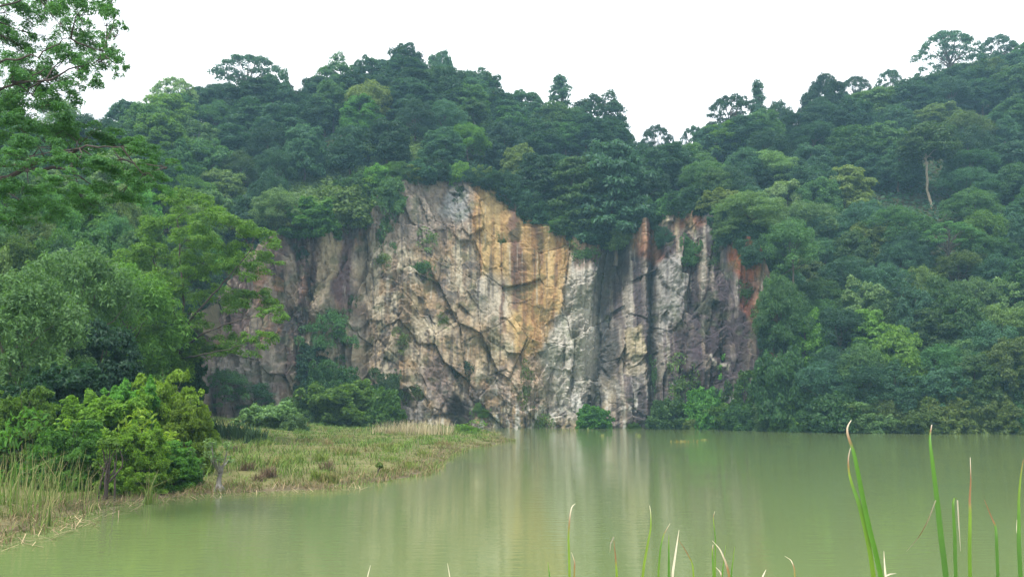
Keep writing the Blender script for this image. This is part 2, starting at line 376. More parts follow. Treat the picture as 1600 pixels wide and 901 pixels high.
    lay((0.52, 0.50, 0.46), inpoly(px + w3 * 0.5, py, [(1100, 330), (1128, 325), (1130, 375), (1108, 375)], 5) * 0.75)
    # red laterite washed down from the top
    red = np.maximum.reduce([blob(x, y, 1168, 408, 26, 34), blob(x, y, 1010, 375, 18, 28) * 0.6, blob(x, y, 1082, 345, 34, 14) * 0.5, blob(x, y, 925, 402, 24, 20) * 0.4,
                             blob(x, y, 1180, 470, 16, 40) * 0.6, blob(x, y, 1205, 500, 12, 30) * 0.6])
    lay((0.36, 0.13, 0.055), red * 0.85)
    lay((0.15, 0.10, 0.065), sstep(1184, 1194, px + w3) * 0.9)
    # water-stained foot: mottled black and chalk white
    foot = sstep(575, 650, y) * sstep(560, 640, px)
    lay((0.14, 0.13, 0.13), foot * sstep(0.52, 0.40, fine) * 0.7); lay((0.62, 0.60, 0.55), foot * sstep(0.55, 0.68, fbm(px / 8, py / 22, 64)) * 0.8)
    lay((0.045, 0.04, 0.04), blob(x, y, 718, 645, 24, 28) * 0.92); lay((0.20, 0.155, 0.15), blob(x, y, 688, 600, 24, 44) * 0.75)
    lay((0.12, 0.10, 0.09), blob(x, y, 640, 640, 22, 30) * 0.6)
    # runs of lichen and chalk over everything, thin dark seams
    s2 = fbm(px / 3.2, py / 90, 66, 3)
    lay((0.12, 0.105, 0.10), sstep(0.40, 0.26, s2) * 0.65 * sstep(0.3, 0.6, fbm(px / 60, py / 60, 67)))
    lay((0.60, 0.57, 0.50), sstep(0.70, 0.80, s2) * 0.45 * sstep(0.45, 0.6, fbm(px / 40, py / 50, 69)))
    lay((0.08, 0.11, 0.045), sstep(0.60, 0.72, fbm(px / 18, py / 16, 68)) * 0.45)
    return np.clip(C ** 1.2 * 0.74 * (0.72 + 0.56 * fine[..., None]), 0.012, 0.7)

NX, NZ = 760, 330
u0, u1 = float(uv_of(286, 560)[0]), float(uv_of(1246, 560)[0])
cu = np.linspace(u0, u1, NX)[None, :].repeat(NZ, 0)
tt = np.linspace(0, 1, NZ)[:, None].repeat(NX, 1)
ct = ztop_of(cu) + (fbm(cu * 90, cu * 0, 40) - 0.5) * 2.0
Z = -0.9 + tt * (ct + 0.9)
D0 = Dof(cu); Sx = cu * 138
Yb = D0 + LEAN * Z
ppx, ppy = px_of(cu * Yb, Yb, Z)
wx = (fbm(Sx / 5, Z / 5, 70) - 0.5) * 0.8 + (fbm(Sx / 0.7, Z / 0.7, 75, 2) - 0.5) * 0.25; wz = (fbm(Sx / 5, Z / 5, 71) - 0.5) * 0.8 + (fbm(Sx / 0.7, Z / 0.7, 76, 2) - 0.5) * 0.25
shear = np.interp(ppx, [300, 560, 640, 800, 860, 1250], [0.0, 0.05, 0.55, 0.45, -0.12, -0.1])
qx, qz = Sx + wx * 0.6 + shear * 0.45 * (Z - 20), Z + wz * 0.6 + shear * Sx * 0.5
def planes(sx, sz, s, A, tl):
    f1, f2, cx, cyy, dx, dy = worley(qx / sx, qz / sz, s)
    off = (h2(cx, cyy, s + 7) - 0.5) * 2 * A
    g1 = (h2(cx, cyy, s + 8) - 0.5) * 2 * tl; g2 = (h2(cx, cyy, s + 9) - 0.35) * 2 * tl
    return off + g1 * dx * sx + g2 * dy * sz, f2 - f1, cx, cyy
dA, eA, cA, rA = planes(4.6, 7.6, 200, 0.8, 0.18)
dB, eB, _, _ = planes(2.9, 4.4, 300, 0.62, 0.26)
dP, eP, _, _ = planes(1.7, 8.5, 600, 0.80, 0.30)
colw = np.interp(ppx, [300, 555, 600, 850, 900, 1250], [1, 1, 0.0, 0.0, 1, 1])
dB = dB * (1 - 0.75 * colw) + dP * colw * 1.1; eB = np.where(colw > 0.5, eP, eB)
dC, eC, _, _ = planes(0.8, 1.6, 400, 0.15, 0.26)
dD, eD, _, _ = planes(0.38, 0.62, 500, 0.055, 0.35)
smooth = 1 - 0.55 * inpoly(ppx, ppy, [(745, 285), (800, 340), (892, 358), (868, 470), (815, 572), (757, 440)], 20)
disp = dA + (dB + dC + dD) * smooth - 0.2 * sstep(0.04, 0.0, eA) - 0.10 * sstep(0.05, 0, eB) * smooth - 0.05 * sstep(0.06, 0, eC)
disp += (fbm(Sx / 1.3, Z / 9, 72) - 0.5) * 0.6 + (fbm(Sx / 12, Z / 30, 73) - 0.5) * 5.0
gul = lambda c, w_, d_, z0=0, z1=1e9: -d_ * np.exp(-((ppx - c) / w_) ** 2) * sstep(z0 - 3, z0 + 3, Z) * sstep(z1 + 3, z1 - 3, Z)
disp += gul(962 + (ppy - 400) * -0.12, 22, 4.5) + gul(1021, 9, 2.6) + gul(475, 26, 5.0, -9, 10) + gul(445, 22, 2.5) + gul(570, 8, 1.6) + gul(718, 16, 2.2, -9, 4)
disp += 1.8 * np.exp(-((ppx - 510) / 20) ** 2) * sstep(16, 19, Z) - gul(925, 20, 1.6) - gul(1000, 16, 1.8)
Yc = Yb - disp
Vc = np.stack([cu * Yb, Yc, Z], -1).reshape(-1, 3)
ppx2, ppy2 = px_of(cu * Yb, Yc, Z)
Cc = cliff_color(ppx, ppy, Sx, Z).reshape(-1, 3)
ic = np.arange(NZ - 1)[:, None] * NX + np.arange(NX - 1)[None]
Fc = np.stack([ic, ic + 1, ic + NX + 1, ic + NX], -1).reshape(-1, 4)
cid = (cA * 1000 + rA)[:-1, :-1].ravel()
NZ0 = NZ
sh = []; 
for back, rise in ((1.2, 0.35), (3.0, 0.5), (5.5, 0.3), (9.5, -0.2)):
    top = Vc.reshape(NZ, NX, 3)[-1]; yy = np.maximum(top[:, 1], Yb[-1] + back); sh.append(np.stack([top[:, 0] * 1.0, yy, top[:, 2] + rise + (fbm(Sx[-1] / 2, np.full(NX, back), 90) - 0.5) * 0.8], 1))
Vc = np.concatenate([Vc] + sh); Cc = np.concatenate([Cc] + [np.tile([0.10, 0.085, 0.05], (NX, 1)) * (0.6 + 0.8 * fbm(Sx[-1] / 2, np.full(NX, 3.0), 91))[:, None]] * 4)
shelf = np.arange(NZ - 1, NZ + 3)[:, None] * NX + np.arange(NX - 1)[None]
Fs = np.stack([shelf, shelf + 1, shelf + NX + 1, shelf + NX], -1).reshape(-1, 4)
cliff = tag(empty('cliff', (0, 140, 0)), 'sheer quarried rock face with ochre, pale and black streaked granite', kind='structure')
ids, inv = np.unique(cid, return_inverse=True)
for k in range(len(ids)):
    fs = Fc[inv == k]
    uq, loc = np.unique(fs, return_inverse=True)
    o_ = link('rock_slab', mesh_np('rock_slab', Vc[uq] - np.array([0, 140, 0]), loc.reshape(-1, 4), Cc[uq]), M_ROCK, cliff)
link('rim_shelf', mesh_np('rim_shelf', Vc[(NZ - 1) * NX:] - np.array([0, 140, 0]), Fs - (NZ - 1) * NX, Cc[(NZ - 1) * NX:]), M_ROCK, cliff)
def cliff_Y(px, py):
    """depth of the rock surface seen at a pixel"""
    i = np.argmin((ppx2 - px) ** 2 + (ppy2 - py) ** 2); return float(Yc.ravel()[i]), float(Z.ravel()[i])

# ------------------------------------------------------------------ plants: shapes
def leaves(c, nrm, ln, wd, r, roll=None):
    """diamond leaves: centres, normals, length, width"""
    n_ = len(c); nrm = nrm / (np.linalg.norm(nrm, axis=1, keepdims=True) + 1e-9)
    q = r.normal(size=(n_, 3)) if roll is None else roll + 0.45 * r.normal(size=(n_, 3))
    t_ = q - (q * nrm).sum(1, keepdims=True) * nrm; t_ /= (np.linalg.norm(t_, axis=1, keepdims=True) + 1e-9)
    b_ = np.cross(nrm, t_)
    ln = np.broadcast_to(ln, (n_,))[:, None]; wd = np.broadcast_to(wd, (n_,))[:, None]
    bend = nrm * ln * 0.12
    P = np.stack([c - t_ * ln * 0.5 - bend, c + b_ * wd * 0.5 + bend * 0.4, c + t_ * ln * 0.5 - bend, c - b_ * wd * 0.5 + bend * 0.4], 1).reshape(-1, 3)
    return P, np.arange(n_ * 4).reshape(-1, 4)
def puff(cl, per, ln, wd, r, up=0.28, low=-0.35, jit=0.5, outward=False):
    """leaf clumps: rows of (x, y, z, rx, rz)"""
    cl = np.asarray(cl, float); vol = (cl[:, 3] ** 2 * 0.5 + cl[:, 3] * cl[:, 4] * 0.5); cnt = np.maximum((per * vol / vol.mean()).astype(int), 6)
    idx = np.repeat(np.arange(len(cl)), cnt); n_ = len(idx)
    d = r.normal(size=(n_, 3)); d /= np.linalg.norm(d, axis=1, keepdims=True)
    fl = d[:, 2] < low; d[fl, 2] *= -1
    rad = 0.62 + 0.38 * r.random(n_) ** 0.6
    # sub-lobes break the ball outline
    ph = r.random((len(cl), 3)) * 6.28
    lob = 1 + 0.16 * np.sin(d[:, 0] * 4.2 + ph[idx, 0]) + 0.16 * np.sin(d[:, 1] * 4.7 + ph[idx, 1]) + 0.13 * np.sin(d[:, 2] * 5.1 + ph[idx, 2])
    rad = rad * lob + r.normal(size=n_) * 0.06
    p = cl[idx, :3] + d * rad[:, None] * np.stack([cl[idx, 3], cl[idx, 3], cl[idx, 4]], 1)
    nm = d * 0.75 + np.array([0, 0, up]) + r.normal(size=(n_, 3)) * jit
    s_ = 0.65 + 0.7 * r.random(n_)
    return leaves(p, nm, ln * s_, wd * s_, r, d if outward else None)
def tube(path, rad, sides=6):
    path = np.asarray(path, float); rad = np.broadcast_to(rad, (len(path),))
    V_, Q = [], []
    for i in range(len(path)):
        d = path[min(i + 1, len(path) - 1)] - path[max(i - 1, 0)]; d /= (np.linalg.norm(d) + 1e-9)
        a = np.cross(d, [0.3, 0.9, 0.2]); a /= np.linalg.norm(a) + 1e-9; b_ = np.cross(d, a)
        for k in range(sides):
            an = 2 * math.pi * k / sides; V_.append(path[i] + rad[i] * (a * math.cos(an) + b_ * math.sin(an)))
    for i in range(len(path) - 1):
        for k in range(sides):
            Q.append([i * sides + k, i * sides + (k + 1) % sides, (i + 1) * sides + (k + 1) % sides, (i + 1) * sides + k])
    return np.array(V_), np.array(Q)
def join(parts):
    V_, Q, o_ = [], [], 0
    for v, q in parts: V_.append(v); Q.append(q + o_); o_ += len(v)
    return np.concatenate(V_), np.concatenate(Q)
def bow(a, b_, r, k=0.15, n_=6, sag=0.0):
    a, b_ = np.asarray(a, float), np.asarray(b_, float); ln = np.linalg.norm(b_ - a); off = r.normal(size=3) * k * ln * 0.5; off[2] += sag * ln
    t_ = np.linspace(0, 1, n_)[:, None]
    return a + (b_ - a) * t_ + off * (4 * t_ * (1 - t_)) * 0.5 + r.normal(size=(n_, 3)) * ln * 0.012
def limbs(base_h, tr, cl, r, n_limb=9, lean=0.3, top=None):
    """trunk and limbs reaching to the clumps"""
    cl = np.asarray(cl); cen = cl[:, :3].mean(0)
    top = np.array([cen[0] + r.normal() * lean, cen[1] + r.normal() * lean, base_h]) if top is None else np.asarray(top)
    p = bow((0, 0, -0.8), top, r, 0.10, 8); parts = [tube(p, np.linspace(tr, tr * 0.6, 8), 8)]
    lead = np.array([cen[0], cen[1], cl[:, 2].max()]) ; parts.append(tube(bow(top, lead, r, 0.15, 6), np.linspace(tr * 0.6, tr * 0.1, 6)))
    for k in r.permutation(len(cl))[:n_limb]:
        st = top + (lead - top) * r.random() * 0.35 - np.array([0, 0, base_h * 0.12 * r.random()])
        parts.append(tube(bow(st, cl[k, :3], r, 0.25, 6, 0.06), np.linspace(tr * 0.36, tr * 0.07, 6), 5))
    return join(parts)

PROTO = {}
def proto(key, cl, Hh, Ww, leafargs, trunkargs, seed):
    r = np.random.default_rng(seed)
    if key[:4] in ('bush', 'shru'):          # loose shoots standing out of the outline
        c0 = np.array(cl); mid_ = c0[:, :3].mean(0); n_ = int(len(cl) * 0.8); pick = r.integers(len(cl), size=n_)
        for k in pick:
            d_ = c0[k, :3] - mid_ + r.normal(size=3) * 0.12 * Ww; d_ /= np.linalg.norm(d_) + 1e-6; d_[2] = abs(d_[2]) * 0.8 + 0.12
            p_ = c0[k, :3] + d_ * c0[k, 3] * (0.95 + 0.5 * r.random()); q_ = c0[k, 3] * (0.22 + 0.25 * r.random())
            cl = list(cl) + [(p_[0], p_[1], p_[2], q_, q_ * (0.8 + 0.9 * r.random()))]
    v, q = puff(cl, r=r, **leafargs); cm = mesh_np(key + '_crown', v, q); cm.materials.append(LEAF['mid'])
    tv, tq = limbs(r=r, cl=cl, **trunkargs); tm = mesh_np(key + '_trunk', tv, tq, smooth=True); tm.materials.append(BARK)
    PROTO[key] = (cm, tm, Hh, Ww)
def dome_clumps(r, W_, z0, z1, n_, cr, flat=0.8, fill=0.25):
    cl = []
    for k in range(n_):
        t_ = (k + 0.5) / n_; ph = k * 2.39996 + r.random() * 0.7; zz = 1 - 1.25 * t_; rr = max(0.0, 1 - max(zz, 0) ** 3.0) ** 0.45 * (1 if zz > 0 else 1 + 0.25 * zz)
        w_ = W_ / 2 - cr * 0.8; h_ = (z1 - z0) * 0.72 - cr * 0.6
        R_ = 0.82 + 0.28 * r.random()
        c_ = cr * (0.65 + 0.75 * r.random())
        cl.append((rr * w_ * R_ * math.cos(ph), rr * w_ * R_ * math.sin(ph), z0 + (z1 - z0) * 0.26 + zz * h_ * R_, c_, c_ * flat))
    for k in range(int(n_ * fill)):
        ph = r.random() * 6.28; rr = r.random() ** 0.5 * W_ * 0.3
        cl.append((rr * math.cos(ph), rr * math.sin(ph), z0 + (z1 - z0) * (0.1 + 0.5 * r.random()), cr * 1.2, cr))
    return cl
for i in range(4):      # dense round-headed broadleaf
    r = np.random.default_rng(20 + i)
    cl = dome_clumps(r, 10 - 0.6 * (i % 2), 1.4, 12, 50 + 8 * i, 1.25 - 0.10 * i, 0.92, 0.15)
    proto('dome%d' % i, cl, 12, 10.4, dict(per=340, ln=0.40, wd=0.21), dict(base_h=4.0, tr=0.28), 120 + i)
for i in range(2):      # tiers of drooping big leaves
    r = np.random.default_rng(40 + i); cl = []
    for k in range(60):
        z = 2 + 10 * (k / 60) ** 0.9 + r.normal() * 0.25; R_ = 4.6 * (1 - ((z - 4.5) / 9.0) ** 2) ** 0.5 * (0.35 + 0.68 * r.random()); ph = k * 2.4 + r.normal() * 0.4
        cl.append((R_ * math.cos(ph), R_ * math.sin(ph), z - 0.1 * R_, 1.3 + 0.5 * r.random(), 0.75))
    proto('tier%d' % i, cl, 12.6, 10.6, dict(per=210, ln=0.62, wd=0.26, up=0.5, low=-0.3, jit=0.5, outward=True), dict(base_h=4.5, tr=0.3), 140 + i)
for i in range(3):      # feathery acacia: upright soft plumes
    r = np.random.default_rng(50 + i); cl = []
    for k in range(40 + 6 * i):
        ph = k * 2.4 + r.random(); R_ = 4.2 * math.sqrt((k + 0.5) / (40 + 6 * i)) * (0.85 + 0.3 * r.random()); z = 10.4 - 0.24 * R_ ** 2 * (0.6 + 0.6 * r.random()) - 2.2 * r.random()
        cl.append((R_ * math.cos(ph), R_ * math.sin(ph), max(z, 2.0), 0.85 + 0.4 * r.random(), 0.95 + 0.5 * r.random()))
    for k in range(16):
        ph = r.random() * 6.28; R_ = 3.8 * (0.5 + 0.5 * r.random()); cl.append((R_ * math.cos(ph), R_ * math.sin(ph), 2.0 + 4 * r.random(), 1.1, 0.9))
    proto('plume%d' % i, cl, 12, 9.6, dict(per=300, ln=0.36, wd=0.11, up=0.6, jit=0.7), dict(base_h=3.5, tr=0.2, n_limb=14), 150 + i)
for i in range(3):      # airy umbrella crown with sky showing through
    r = np.random.default_rng(60 + i); cl = []
    n_ = 84
    for k in range(n_):
        ph = k * 2.4 + r.random() * 0.8; q_ = math.sqrt((k + 0.5) / n_) * (0.9 + 0.2 * r.random()); R_ = 5.4 * q_; z = 12.8 - 3.6 * q_ ** 2.2 - r.random() * 0.5
        if r.random() < 0.14: continue
        c_ = 0.5 + 0.35 * r.random(); cl.append((R_ * math.cos(ph), R_ * math.sin(ph), z, c_, c_ * 0.6))
    for k in range(20):
        ph = r.random() * 6.28; R_ = 2 + 3 * r.random(); cl.append((R_ * math.cos(ph), R_ * math.sin(ph), 7.5 + 2 * r.random(), 0.8, 0.4))
    proto('airy%d' % i, cl, 13.4, 12.4, dict(per=100, ln=0.32, wd=0.16, up=0.5, low=-0.5, jit=0.7), dict(base_h=6.5, tr=0.26, n_limb=34), 160 + i)
for i in range(2):      # slim conical emergent, loose
    r = np.random.default_rng(70 + i); cl = []
    for k in range(44):
        z = 5 + 9.6 * (k / 44); R_ = 2.6 * (1 - (z - 5) / 11.5) ** 0.8 * (0.3 + 0.75 * r.random()); ph = k * 2.4 + r.normal() * 0.5
        c_ = 0.75 + 0.3 * r.random(); cl.append((R_ * math.cos(ph), R_ * math.sin(ph), z, c_, c_ * 0.55))
    proto('spire%d' % i, cl, 15.0, 6.4, dict(per=150, ln=0.36, wd=0.2, up=0.6), dict(base_h=8, tr=0.22, n_limb=26), 170 + i)
for i in range(4):      # shrubs, leafy to the ground
    r = np.random.default_rng(80 + i)
    cl = dome_clumps(r, 5, -0.6, 3.3, 46, 0.58 + 0.08 * (i % 2), 0.95, 0.3)
    cl = [(a + r.normal() * 0.2, b_ + r.normal() * 0.2, c_ + r.normal() * 0.25, d_ * (0.7 + 0.6 * r.random()), e_ * (0.7 + 0.6 * r.random())) for a, b_, c_, d_, e_ in cl]
    proto('shrub%d' % i, cl, 3.5, 5.0, dict(per=260, ln=0.30 if i < 2 else 0.22, wd=0.17 if i < 2 else 0.09, jit=0.6), dict(base_h=0.7, tr=0.07, n_limb=12), 180 + i)
for i in range(3):      # near shrubs: finer leaves
    r = np.random.default_rng(90 + i)
    cl = dome_clumps(r, 4.6, -0.5, 4.0, 100, 0.42, 0.95, 0.3)
    for _ in range(26):
        ph = r.random() * 6.28; cl.append((2.0 * math.cos(ph) * (0.8 + .3 * r.random()), 2.0 * math.sin(ph) * (0.8 + .3 * r.random()), 0.2 + 1.2 * r.random(), 0.45, 0.4))
    cl = [(a + r.normal() * 0.16, b_ + r.normal() * 0.16, c_ + r.normal() * 0.3, d_ * (0.6 + 0.6 * r.random()), e_ * (0.6 + 0.5 * r.random())) for a, b_, c_, d_, e_ in cl]
    proto('bush%d' % i, cl, 4.2, 5.0, dict(per=300, ln=0.165 if i < 2 else 0.24, wd=0.085 if i < 2 else 0.13, up=0.35, jit=0.6, low=-0.3), dict(base_h=1.0, tr=0.06, n_limb=22), 190 + i)
for i in range(2):      # wispy tufts that hold on to the rock
    r = np.random.default_rng(99 + i); cl = [(r.normal() * 0.7, r.normal() * 0.5, 0.8 + r.normal() * 0.75, 0.35 + 0.3 * r.random(), 0.3 + 0.25 * r.random()) for _ in range(22)]
    proto('tuft%d' % i, cl, 2.6, 3.0, dict(per=70, ln=0.26, wd=0.09, jit=0.8, low=-0.8), dict(base_h=0.4, tr=0.04, n_limb=16), 199 + i)

r = np.random.default_rng(88); cl = dome_clumps(r, 9, 7.6, 14, 40, 1.1, 0.7, 0.1)
proto('tall0', cl, 14, 9.4, dict(per=300, ln=0.42, wd=0.22), dict(base_h=8.6, tr=0.24, n_limb=12), 288)
NAMES = {'tall': ('tall_tree', 'tree'), 'dome': ('broadleaf_tree', 'tree'), 'tier': ('layered_tree', 'tree'), 'plume': ('feathery_tree', 'tree'), 'airy': ('umbrella_tree', 'tree'), 'spire': ('spire_tree', 'tree'),
         'shrub': ('shrub', 'shrub'), 'bush': ('shrub', 'shrub'), 'tuft': ('rock_plant', 'plant')}
ALL = []                  # (object, px, phrase, label given by hand)
def plant(key, loc, w, h, tone, label=None, phrase=None, px=0, group=None, bark=None, name=None, rot=None, tilt=0.0, cat=None):
    cat_ = cat
    cm, tm, Hh, Ww = PROTO[key]; base = key.rstrip('0123456789')
    nm, cat = NAMES[base]; cat = cat_ or cat; e = empty(name or nm, loc)
    e.scale = (w / Ww, w / Ww, h / Hh); e.rotation_euler = (tilt, 0, rng.random() * 6.28 if rot is None else rot)
    link('crown', cm, LEAF[tone], e); link('stem' if cat != 'tree' else 'trunk', tm, bark or BARK, e)
    tag(e, label, cat, group)
    if phrase: ALL.append((e, px, phrase))
    return e
def solve(px, ytop, H):
    u, v = uv_of(px, ytop); u, v = float(u), float(v)
    y0 = float(Dof(u) + LEAN * ztop_of(u) + setback(u)) - 2.0; y1 = float(Dof(u) + Wof(u)) + 8
    Ys = np.linspace(y0, y1, 140); g = terrain(np.full(140, u), Ys) + H - (CZ + v * Ys)
    k = np.argmax(g >= 0) if (g >= 0).any() else 139
    return u, v, float(Ys[k]), float(terrain(np.array([u]), np.array([Ys[k]]))[0])
def hill_tree(key, px, ytop, wpx, H, tone, **kw):
    u, v, Y, zb = solve(px, ytop, H)
    h = max(CZ + v * Y - zb, H * 0.55); h = min(h, H * 1.5)
    return plant(key, (u * Y, Y, zb - 0.2), wpx / F * Y * 1.02, h, tone, px=px, **kw), Y

# ------------------------------------------------------------------ trees that stand out
G_T = 'trees that stand out on the quarry hills'
hand = [
 ('spire0', 875, 100, 58, 15, 'blue', 'tall slim tree standing highest on the ridge above the ochre rock'),
 ('airy0', 1025, 152, 66, 12, 'blue', 'airy round-topped tree standing alone in the skyline dip over the dark gully'),
 ('airy1', 1083, 168, 54, 11, 'blue', 'small loose-crowned tree on the skyline between the lone airy tree and the broad umbrella'),
 ('airy2', 1142, 140, 96, 13, 'deep', 'broad umbrella-crowned tree on the skyline beside the pointed spire tree'),
 ('spire1', 1183, 110, 46, 14, 'blue', 'pointed spire-like tree rising over the skyline above the red soil patch'),
 ('dome1', 1215, 150, 60, 11, 'blue', 'round skyline tree just behind the pointed spire-like tree'),
 ('airy0', 1478, 46, 112, 14, 'blue', 'large lacy umbrella crown on the highest ridge with white sky showing through'),
 ('airy1', 1556, 48, 70, 12, 'blue', 'lacy skyline tree beside the large umbrella crown on the highest ridge'),
 ('airy2', 1388, 92, 54, 11, 'blue', 'small lacy dome on the ridge just below the large umbrella crown'),
 ('airy1', 1335, 106, 58, 11, 'blue', 'second small lacy dome on the descending ridge'),
 ('dome3', 1286, 118, 84, 12, 'deep', 'smooth dark dome at the low end of the far ridge'),
 ('airy1', 392, 84, 128, 13, 'blue', 'large domed tree on the western skyline with a sky gap beneath'),
 ('dome0', 430, 112, 70, 14, 'deep', 'dark shoulder tree against the large western dome'),
 ('airy0', 275, 118, 90, 12, 'pale', 'ragged pale-branched tree on the western skyline'),
 ('dome1', 632, 70, 74, 13, 'deep', 'dark rounded tree at the very summit above the cliff'),
 ('dome3', 688, 78, 54, 12, 'blue', 'smaller rounded summit tree next to the dark one'),
 ('dome0', 530, 94, 92, 13, 'mid', 'wide green tree on the western shoulder of the summit'),
 ('dome2', 580, 88, 80, 13, 'blue', 'bluish tree between the western shoulder and the summit'),
 ('dome3', 490, 118, 48, 11, 'deep', 'dark narrow tree at the notch in the western skyline'),
 ('dome2', 745, 108, 86, 12, 'blue', 'tree on the eastern flank of the summit'),
 ('dome0', 935, 146, 92, 13, 'deep', 'dark peaked tree on the ridge next to the tall slim tree'),
 ('dome3', 820, 142, 70, 12, 'blue', 'rounded tree at the foot of the tall slim skyline tree'),
 ('dome1', 862, 160, 80, 12, 'mid', 'lighter green vine-draped tree below the tall slim skyline tree'),
 ('plume1', 1262, 306, 110, 12, 'pale', 'wide pale feathery tree on the middle slope'),
 ('tall0', 1446, 190, 96, 17, 'mid', 'green-topped tree on a tall bare pale trunk'),
 ('dome0', 1330, 196, 100, 12, 'mid', 'light-topped round tree west of the bare pale trunk'),
 ('airy2', 1482, 342, 110, 11, 'mid', 'flat-headed thin-crowned tree on the right slope'),
 ('plume0', 1560, 462, 110, 11, 'olive', 'yellowish feathery tree low on the far right slope'),
 ('plume1', 1395, 312, 120, 12, 'mid', 'wide feathery tree below the bare pale trunk'),
 ('dome2', 1590, 100, 90, 13, 'mid', 'tree at the edge of the frame under the highest ridge'),
 ('plume0', 578, 208, 44, 9, 'pale', 'small slender pale tree above the fern slope'),
 ('tier1', 1355, 478, 64, 10, 'fresh', 'fresh green big-leaved tree low on the right slope'),
 ('tier0', 1455, 480, 80, 10, 'mid', 'layered tree with a slanting pale stem low on the right slope'),
]
taken = []
for key, px, yt, wpx, H, tone, lab in hand:
    bark = BARK_PALE if 'pale trunk' in lab and 'green-topped' in lab or 'slanting pale' in lab else None
    e, Y = hill_tree(key, px, yt, wpx, H, tone, label=lab, group=G_T, bark=bark)
    taken.append((px, yt))
# ------------------------------------------------------------------ the rest of the wood
def low_limit(px):
    return np.interp(px, [0, 120, 200, 300, 420, 470, 560, 600, 760, 800, 850, 900, 960, 1010, 1060, 1130, 1170, 1215, 1240, 1600],
                         [520, 520, 520, 400, 280, 230, 190, 205, 215, 240, 275, 290, 300, 275, 255, 250, 330, 470, 560, 590])
def sky_y(px):
    return np.interp(px, [-80, 0, 150, 200, 240, 290, 330, 400, 450, 475, 520, 600, 650, 700, 740, 800, 830, 870, 930, 990, 1050, 1090, 1130, 1180, 1230, 1260, 1330, 1400, 1450, 1520, 1600, 1700],
                         [118, 120, 152, 150, 136, 140, 124, 105, 124, 132, 112, 95, 86, 97, 118, 148, 155, 158, 160, 204, 214, 200, 178, 162, 172, 150, 130, 116, 96, 80, 68, 60])
def zone(px, y):
    d = y - sky_y(px)
    if px < 300:
        return 'on the western skyline' if d < 35 else 'high on the western slope' if y < 260 else 'halfway up the western slope' if y < 370 else 'low on the western slope'
    if px < 560:
        return 'on the skyline west of the summit' if d < 32 else 'above the western end of the cliff'
    if px < 800:
        return 'on the summit skyline' if d < 30 else 'on the summit slope over the grey rock'
    if px < 1000:
        return 'on the ridge over the ochre rock' if d < 32 else 'between ridge and cliff over the ochre rock'
    if px < 1200:
        return 'on the low skyline over the dark cliff' if d < 32 else 'between skyline and dark eastern cliff'
    return 'on the eastern ridge line' if d < 34 else 'high on the eastern slope' if y < 240 else 'halfway up the eastern slope' if y < 360 else 'lower on the eastern slope' if y < 480 else 'just above the eastern shore bushes'
FORM = {'dome': 'round-headed broadleaf tree', 'tier': 'layered broad-leaved tree', 'plume': 'feathery-crowned tree', 'airy': 'thin-crowned umbrella tree'}
TONEW = {'deep': 'dark green', 'blue': 'bluish green', 'mid': 'mid-green', 'fresh': 'fresh green', 'olive': 'olive green', 'pale': 'pale green', 'lime': 'lime green', 'yellow': 'yellowish'}
y = 60.0; row = 0
while y < 600:
    px = -60 + (row % 2) * 28
    while px < 1680:
        jx, jy = px + rng.normal() * 9, y + rng.normal() * 8
        px += 56 + 8 * rng.random()
        if jy < sky_y(jx) - 2 or jy > low_limit(jx): continue
        if min((jx - a) ** 2 + ((jy - b_) * 1.4) ** 2 for a, b_ in taken) < 30 ** 2: continue
        if 455 < jx < 622 and 196 < jy < 340: continue
        if 1405 < jx < 1485 and 205 < jy < 300: continue
        q = rng.random()
        fam = 'dome' if q < 0.68 else 'tier' if q < 0.76 else 'plume'
        if jx < 300 and q > 0.4: fam = 'plume'
        if jx > 1150 and jy > 280 and q > 0.35: fam = 'plume'
        key = fam + str(rng.integers({'dome': 4, 'tier': 2, 'plume': 3}[fam]))
        if jx < 320: tone = rng.choice(['mid', 'fresh', 'deep', 'olive', 'pale'], p=[.34, .22, .2, .14, .1])
        elif jx < 1180: tone = rng.choice(['deep', 'blue', 'mid', 'fresh', 'olive'], p=[.30, .34, .24, .05, .07])
        else: tone = rng.choice(['deep', 'blue', 'mid', 'pale', 'olive', 'fresh'], p=[.20, .26, .28, .10, .09, .07])
        tone = str(tone)
        H = 8.5 + 4 * rng.random(); wpx = (66 + 34 * rng.random()) * (1.1 if jx < 300 else 1)
        if jx < 300: H *= 0.85
        hill_tree(key, jx, jy, wpx, H, tone, phrase='%s %s %s' % (TONEW[tone], FORM[fam], zone(jx, jy)), group='trees of the quarry wood')
    y += 33; row += 1

for px in np.arange(200, 1640, 40.0):
    jx = px + rng.normal() * 6; jy = sky_y(jx) + 16 + rng.normal() * 6
    if 985 < jx < 1105: jy += 6
    fam = 'dome'; tone = str(rng.choice(['deep', 'blue', 'mid'])); hill_tree('dome%d' % rng.integers(4), jx, jy, 74 + 24 * rng.random(), 10, tone, phrase='%s broad tree crown filling the ridge %s' % (TONEW[tone], 'west of the summit' if jx < 560 else 'at the summit' if jx < 800 else 'over the cliff' if jx < 1200 else 'of the eastern hill'), group='trees of the quarry wood')

